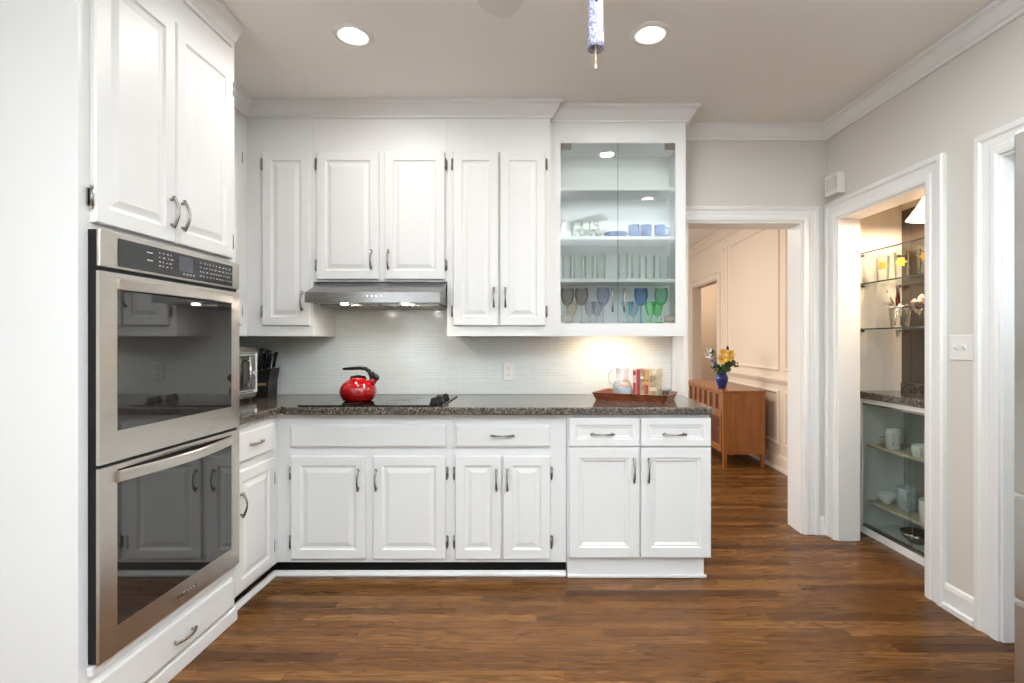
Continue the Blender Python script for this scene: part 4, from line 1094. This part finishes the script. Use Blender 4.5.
def cup(label, x, y, z, r, h, mat, name='mug', cat='mug', handle=True):
    c = Vector((x, y, z+.0005)); t = thing(name, label, cat, c, 'dishes in the bar cabinet')
    m = MB(); m.lathe([(0, 0), (r*.8, 0), (r*.9, .004), (r, h*.5), (r, h), (r-.004, h), (r-.005, h*.5), (0, .006)], c, 24); m.build('body', mat, t)
    if handle: m = MB(); m.tube([c+Vector((-r*.6, -r*.75, h*.8)), c+Vector((-r*1.0, -r*1.2, h*.75)), c+Vector((-r*1.0, -r*1.2, h*.35)), c+Vector((-r*.6, -r*.75, h*.25))], .005, 8); m.build('handle', mat, t)
cup('white mug on the upper shelf behind the sliding glass', 2.19, 3.17, .580, .042, .125, M['ceramic'])
cup('pale cup at the near end of the upper bar shelf', 2.19, 2.955, .580, .045, .07, M['ceramic'], 'cup', 'cup')
def bowl(label, x, y, z, r, h, mat):
    c = Vector((x, y, z+.0005)); m = MB(); m.lathe([(0, 0), (r*.45, 0), (r*.5, .005), (r*.85, h*.5), (r, h), (r-.005, h), (r*.8, h*.5), (r*.4, .010), (0, .010)], c, 28)
    single(m, 'bowl', mat, label, 'bowl', loc=c)
bowl('white bowl next to the pale cup on the upper bar shelf', 2.24, 2.87, .580, .07, .07, M['ceramic'])
bowl('brownish bowl at the far end of the upper bar shelf', 2.25, 3.28, .580, .055, .05, M['ledge'])
bowl('white bowl on the middle bar shelf by the far end', 2.22, 3.265, .215, .060, .06, M['ceramic'])
cup('grey green jug in the middle of the lower bar shelf', 2.24, 3.12, .215, .055, .14, M['bluegrey'], 'jug', 'jug')
cup('white square canister at the near end of the lower bar shelf', 2.20, 2.90, .215, .052, .13, M['ceramic'], 'canister', 'canister', False)
bowl('dark bowl at the bottom of the bar cabinet', 2.25, 3.05, .045, .09, .06, M['nickel'])
m = MB(); m.box(2.082, 2.4085, NY0, NY1, .882, .926, .003); single(m, 'bar_counter', M['granite'], 'speckled granite bar top on the low white bar cabinet', 'countertop', loc=(2.25, 2.8, .882))
m = MB(); m.box(2.4005, 2.4095, NY0+.002, NY1-.0005, .98, 2.115); single(m, 'bar_mirror', M['mirror'], 'dark bronze mirror covering the back of the bar niche', 'mirror', loc=(2.405, 2.8, .98))
m = MB(); m.box(2.392, 2.4095, NY0+.002, NY1-.0005, .9265, .979, .002); single(m, 'bar_upstand', M['granite'], 'low granite upstand along the back of the bar top', 'upstand', loc=(2.4, 2.8, .9265))
SZ = (1.830, 1.630, 1.335)
for z, lab in zip(SZ, ('empty top glass shelf in the bar niche', 'middle glass shelf carrying flowered tumblers in the bar niche', 'lowest glass shelf carrying the ice bucket in the bar niche')):
    t = thing('glass_shelf', lab, 'shelf', (2.26, 2.8, z), 'glass bar shelves')
    m = MB(); m.box(XF, 2.399, 2.25, NY1-.004, z-.009, z); m.build('pane', M['shelfglass'], t)
    m = MB(); m.box(XF-.0012, XF-.0002, 2.25, NY1-.004, z-.0088, z-.0002); m.build('polished_edge', M['glassedge'], t)
    for x in (XF+.012, 2.37):
        m = MB(); m.box(x-.012, x+.012, NY1-.022, NY1+.0005, z-.024, z-.0095, .002); m.build('bracket', M['nickel'], t)
# tumblers with a yellow flower
def tumbler(label, x, y, z, r, h, mat, flower_=True, group='tumblers on the glass bar shelf'):
    c = Vector((x, y, z+.0005)); t = thing('tumbler', label, 'glass', c, group)
    m = MB(); m.lathe([(0, 0), (r*.78, 0), (r*.8, .003), (r, h), (r-.002, h), (r*.77, .010), (0, .010)], c, 28); m.build('glass_body', mat, t)
    if flower_:
        nrm = Vector((-.62, -.78, 0)); s = Vector((.78, -.62, 0)); cc = c+nrm*(r*.95+.001)+Vector((0, 0, h*.62))
        f = Fr(cc, s, Vector((0, 0, 1)), nrm); pl = []
        for k in range(24):
            a = 2*PI*k/24; q = r*.62*(1+.28*math.cos(6*a)); pl.append((q*math.cos(a), q*math.sin(a)))
        m = MB(); m.prism(f, pl, 0, .0012); m.build('flower_print', M['fprint'], t)
z2 = SZ[1]
tumbler('flowered tumbler at the far end of the glass shelf', 2.195, 3.265, z2, .040, .165, M['clear'])
tumbler('flowered tumbler second from the far end of the glass shelf', 2.215, 3.135, z2, .040, .170, M['clear'])
tumbler('plain smoky tumbler between the flowered ones', 2.24, 3.055, z2, .034, .170, M['smoke'], False)
tumbler('flowered tumbler nearest the white casing', 2.215, 2.955, z2, .040, .175, M['clear'])
tumbler('plain smoky tumbler set deep beside the casing', 2.32, 3.03, z2, .034, .165, M['smoke'], False)
z3 = SZ[2]
c = Vector((2.205, 3.135, z3+.0005))
t = thing('ice_bucket', 'clear glass ice bucket with a wide rim on the lowest bar shelf', 'ice bucket', c)
m = MB(); m.lathe([(0, 0), (.044, 0), (.048, .006), (.060, .140), (.084, .150), (.086, .156), (.058, .150), (.045, .012), (0, .012)], c, 32); m.build('bucket', M['clear'], t)
m = MB(); m.lathe([(.0605, .118), (.0625, .120), (.0635, .130), (.061, .132)], c, 32); m.build('rim_band', M['chrome'], t)
def stick(name, label, cat, p0, p1, r, mat, tipm=None):
    p0, p1 = Vector(p0), Vector(p1); t = thing(name, label, cat, p0, 'bar tools in the ice bucket')
    m = MB(); m.tube([p0, lerp(p0, p1, .6)], r*.6, 8); m.build('shaft', M['chrome'], t)
    m = MB(); m.tube([lerp(p0, p1, .6), lerp(p0, p1, .8), p1], [r*.8, r*1.3, r], 8); m.build('handle', mat, t)
stick('bar_tool', 'dark handled bar tool standing in the ice bucket', 'bar tool', c+Vector((.01, 0, .014)), c+Vector((-.012, .0, .245)), .008, M['bud'])
stick('bar_tool', 'red tipped bar tool leaning in the ice bucket', 'bar tool', c+Vector((-.02, .015, .014)), c+Vector((.012, .03, .225)), .008, M['red'])
stick('bar_spoon', 'slim chrome spoon leaning out of the ice bucket', 'spoon', c+Vector((.02, -.02, .014)), c+Vector((-.055, .045, .235)), .005, M['chrome'])
c = Vector((2.215, 2.975, z3+.0005))
t = thing('footed_bowl', 'clear footed glass bowl filled with pale pink shells on the bar shelf', 'bowl', c)
m = MB(); m.lathe([(0, 0), (.04, 0), (.012, .012), (.010, .07), (.03, .085), (.066, .115), (.074, .145), (.070, .145), (.05, .105), (0, .09)], c, 28); m.build('bowl_glass', M['clear'], t)
random.seed(3)
shellm = [pm('pink_shell', (.55, .38, .33), .4), pm('cream_shell', (.66, .56, .46), .4)]
for k, lab in enumerate(('cream shell topmost in the footed bowl', 'pink shell at the far side of the footed bowl', 'pink shell at the near side of the footed bowl', 'cream shell at the front of the footed bowl')):
    q = c+Vector(((-.0, -.022, .024, -.030)[k], (0, .028, -.015, -.020)[k], (.165, .140, .140, .138)[k]))
    m = MB(); m.lathe([(0, -.022), (.014, -.016), (.024, -.002), (.018, .012), (.010, .020), (0, .030)], q, 10, sx=1.1, sy=.8)
    single(m, 'seashell', shellm[(k+1) % 2 if k else 1], lab, 'shell', 'shells in the footed bowl', loc=q)
# pendant
c = Vector((2.225, 2.90, 1.955))
t = thing('pendant_lamp', 'lit white bell shaped pendant lamp in the bar niche', 'lamp', Vector((c.x, c.y, CEIL)))
m = MB(); m.lathe([(.134, 0), (.118, .020), (.090, .060), (.060, .110), (.036, .145), (.022, .165), (.020, .163), (.034, .141), (.058, .106), (.088, .056), (.115, .018), (.131, 0)], c, 36); m.build('shade', M['shade'], t)
m = MB(); m.lathe([(.023, .164), (.023, .20), (.010, .215), (.004, .22), (.004, CEIL-c.z-.02), (.05, CEIL-c.z-.015), (.05, CEIL-c.z-.001)], c, 20, cap1=True); m.build('cord', M['nickel'], t)
m = MB(); m.lathe([(0, .04), (.022, .052), (.028, .075), (.018, .10), (.012, .14)], c, 18); m.build('bulb', emit('lit_warm_bulb', (1.0, .74, .44), 60), t)
ld = bpy.data.lights.new('pendant_glow', 'POINT'); ld.energy = 24; ld.color = (1.0, .70, .47); ld.shadow_soft_size = .03
lo_ = bpy.data.objects.new('pendant_glow', ld); COL.objects.link(lo_); lo_.location = c+Vector((0, 0, .005))

# ------------------------------------------------------------------ what stands in the display cabinet
YS = YG+.10
def gx(px, d): return WX(px, d)
def zx(z): return z+.0006
# second shelf from the top: printed mugs, blue plate, three blue mugs
zt = SHZ[1]
def mug(name, label, x, y, z, r, h, mat, group, hd=(1, 0)):
    c = Vector((x, y, zx(z))); t = thing(name, label, 'mug', c, group)
    m = MB(); m.lathe([(0, 0), (r*.92, 0), (r, .005), (r, h), (r-.004, h), (r-.005, .008), (0, .008)], c, 26); m.build('body', mat, t)
    d = Vector((hd[0], hd[1], 0)).normalized(); m = MB()
    m.tube([c+d*(r-.002)+Vector((0, 0, h*.82)), c+d*(r+.020)+Vector((0, 0, h*.78)), c+d*(r+.026)+Vector((0, 0, h*.5)), c+d*(r+.018)+Vector((0, 0, h*.22)), c+d*(r-.002)+Vector((0, 0, h*.18))], .0052, 8)
    m.build('handle', mat, t); return t
d0 = YG+.09
mug('printed_mug', 'leaf printed mug at the end by the cabinet side', gx(566.5, d0), d0, zt, .034, .092, M['ceramic'], 'leaf printed mugs', (-1, -.4))
mug('printed_mug', 'leaf printed mug second from the cabinet side', gx(578, d0), d0, zt, .034, .094, M['leafmug'], 'leaf printed mugs', (-.3, 1))
mug('printed_mug', 'leaf printed mug next to the blue plate', gx(594, d0), d0, zt, .032, .100, M['leafmug'], 'leaf printed mugs', (1, -.3))
c = Vector((gx(616, d0), d0, zx(zt)))
m = MB(); m.lathe([(0, 0), (.040, 0), (.042, .004), (.066, .016), (.076, .026), (.073, .030), (.060, .020), (.038, .008), (0, .008)], c, 32)
t = single(m, 'blue_plate', M['blueceram'], 'shallow blue plate in the middle of the shelf', 'plate', loc=c)
for px, lab, h in ((634, 'blue mug nearest the blue plate', (-.2, 1)), (646, 'blue mug in the middle of the three blue mugs', (.2, 1)), (660, 'blue mug with its handle toward the doorway', (1, -.25))):
    mug('blue_mug', lab, gx(px, d0), d0, zt, .034, .080, M['blueceram'], 'three blue mugs', h)
# clear tumblers on the third shelf
zt = SHZ[2]
def clear_glass(px, dy, r, h, label):
    d = YG+dy; c = Vector((gx(px, d), d, zx(zt))); t = thing('clear_tumbler', label, 'glass', c, 'clear tumblers')
    m = MB(); m.lathe([(0, 0), (r*.85, 0), (r*.88, .003), (r, h), (r-.002, h), (r*.84, .009), (0, .009)], c, 24); m.build('glass_body', M['clear'], t)
    m = MB(); m.lathe([(r*.875, .030), (r*.91, .030), (r*.915, .036), (r*.88, .036)], c, 24); m.build('cut_band', M['clear'], t)
for px, dy, r, h, lab in ((567, .08, .030, .150, 'clear tumbler nearest the hood side on the clear glass shelf'), (578, .15, .032, .170, 'tall clear tumbler second along the clear glass shelf'),
                          (589, .08, .031, .150, 'clear tumbler third along the clear glass shelf'), (601, .15, .032, .170, 'tall clear tumbler just before the door gap'),
                          (623, .09, .033, .160, 'clear tumbler just past the door gap'), (636, .15, .033, .165, 'clear tumbler second past the door gap'),
                          (650, .09, .033, .150, 'clear tumbler third past the door gap'), (664, .14, .033, .150, 'clear tumbler at the doorway end of its shelf')):
    clear_glass(px, dy, r, h, lab)
# coloured stemware at the bottom
zt = GZ0-.004
def goblet(px, dy, r, hb, hs, mat, label, group, bowl='round'):
    d = YG+dy; c = Vector((gx(px, d), d, zx(zt))); t = thing('goblet', label, 'goblet', c, group)
    H = hs+hb
    m = MB(); m.lathe([(0, .001), (r*.80, .001), (r*.78, .004), (.010, .008), (0, .009)], c, 26); m.build('foot', mat, t)
    m = MB(); m.lathe([(.010, .0092), (.0055, .02), (.005, hs*.6), (.007, hs-.004), (.012, hs)], c, 14, cap0=True, cap1=True); m.build('stem', mat, t)
    if bowl == 'round': pr = [(0, hs+.0005), (r*.45, hs+.004), (r*.80, hs+hb*.22), (r*.98, hs+hb*.50), (r*1.0, hs+hb*.72), (r*.93, H), (r*.93-.002, H), (r-.002, hs+hb*.72), (r*.94, hs+hb*.5), (r*.74, hs+hb*.24), (r*.38, hs+.010), (0, hs+.008)]
    else: pr = [(0, hs+.0005), (r*.35, hs+.004), (r*.55, hs+hb*.15), (r*.86, hs+hb*.55), (r*1.0, H), (r-.002, H), (r*.82, hs+hb*.55), (r*.50, hs+hb*.17), (r*.28, hs+.012), (0, hs+.010)]
    m = MB(); m.lathe(pr, c, 28); m.build('bowl', mat, t)
TG, SG = 'tall coloured wine goblets', 'short footed goblets in front'
for px, mat, lab in ((567.5, 'smoke', 'tall smoky goblet half hidden by the cabinet side'), (581.5, 'smoke', 'tall smoky goblet behind the pale amber goblet'), (603, 'lavg', 'tall lavender goblet beside the door handle'),
                     (619, 'clear', 'tall colourless goblet behind the door gap'), (641, 'blueg', 'tall cobalt blue goblet'), (661, 'dkgreeng', 'tall sea green goblet at the doorway end')):
    goblet(px, .145, .042, .108, .115, M[mat], lab, TG)
for px, dy, mat, lab in ((572, .07, 'beigeg', 'short pale amber goblet'), (590, .07, 'greyg', 'short grey goblet in front of the tall smoky pair'), (597, .115, 'greyg', 'short grey goblet overlapped by its twin'),
                         (627.5, .07, 'ltblueg', 'short pale blue goblet beside the door handle'), (633.5, .115, 'ltblueg', 'short pale blue goblet below the cobalt one'),
                         (650.5, .07, 'greeng', 'short bright green goblet nearer the cobalt one'), (657.5, .125, 'greeng', 'short bright green goblet below the sea green one')):
    goblet(px, dy, .036, .090, .045, M[mat], lab, SG, 'flare')

# ------------------------------------------------------------------ turn the right wall and all that is built on it
PV = Vector((XR, YB, 0)); RT = Matrix.Rotation(SKEW, 3, 'Z')
ON_RIGHT = ('wall_right', 'wall_bar', 'trim_7', 'trim_8', 'door_1', 'baseboard_right', 'baseboard_near', 'light_switch', 'door_chime', 'bar_cabinet', 'bar_counter', 'bar_mirror',
            'bar_upstand', 'glass_shelf', 'tumbler', 'ice_bucket', 'bar_tool', 'bar_spoon', 'footed_bowl', 'seashell', 'pendant_lamp', 'pendant_glow', 'mug', 'cup', 'bowl', 'jug', 'canister')
for o in list(COL.objects):
    if o.parent is None and (o.name.rsplit('.', 1)[0] if o.name[-3:].isdigit() else o.name) in ON_RIGHT:
        o.location = PV+RT @ (Vector(o.location)-PV)
        o.rotation_euler.z += SKEW
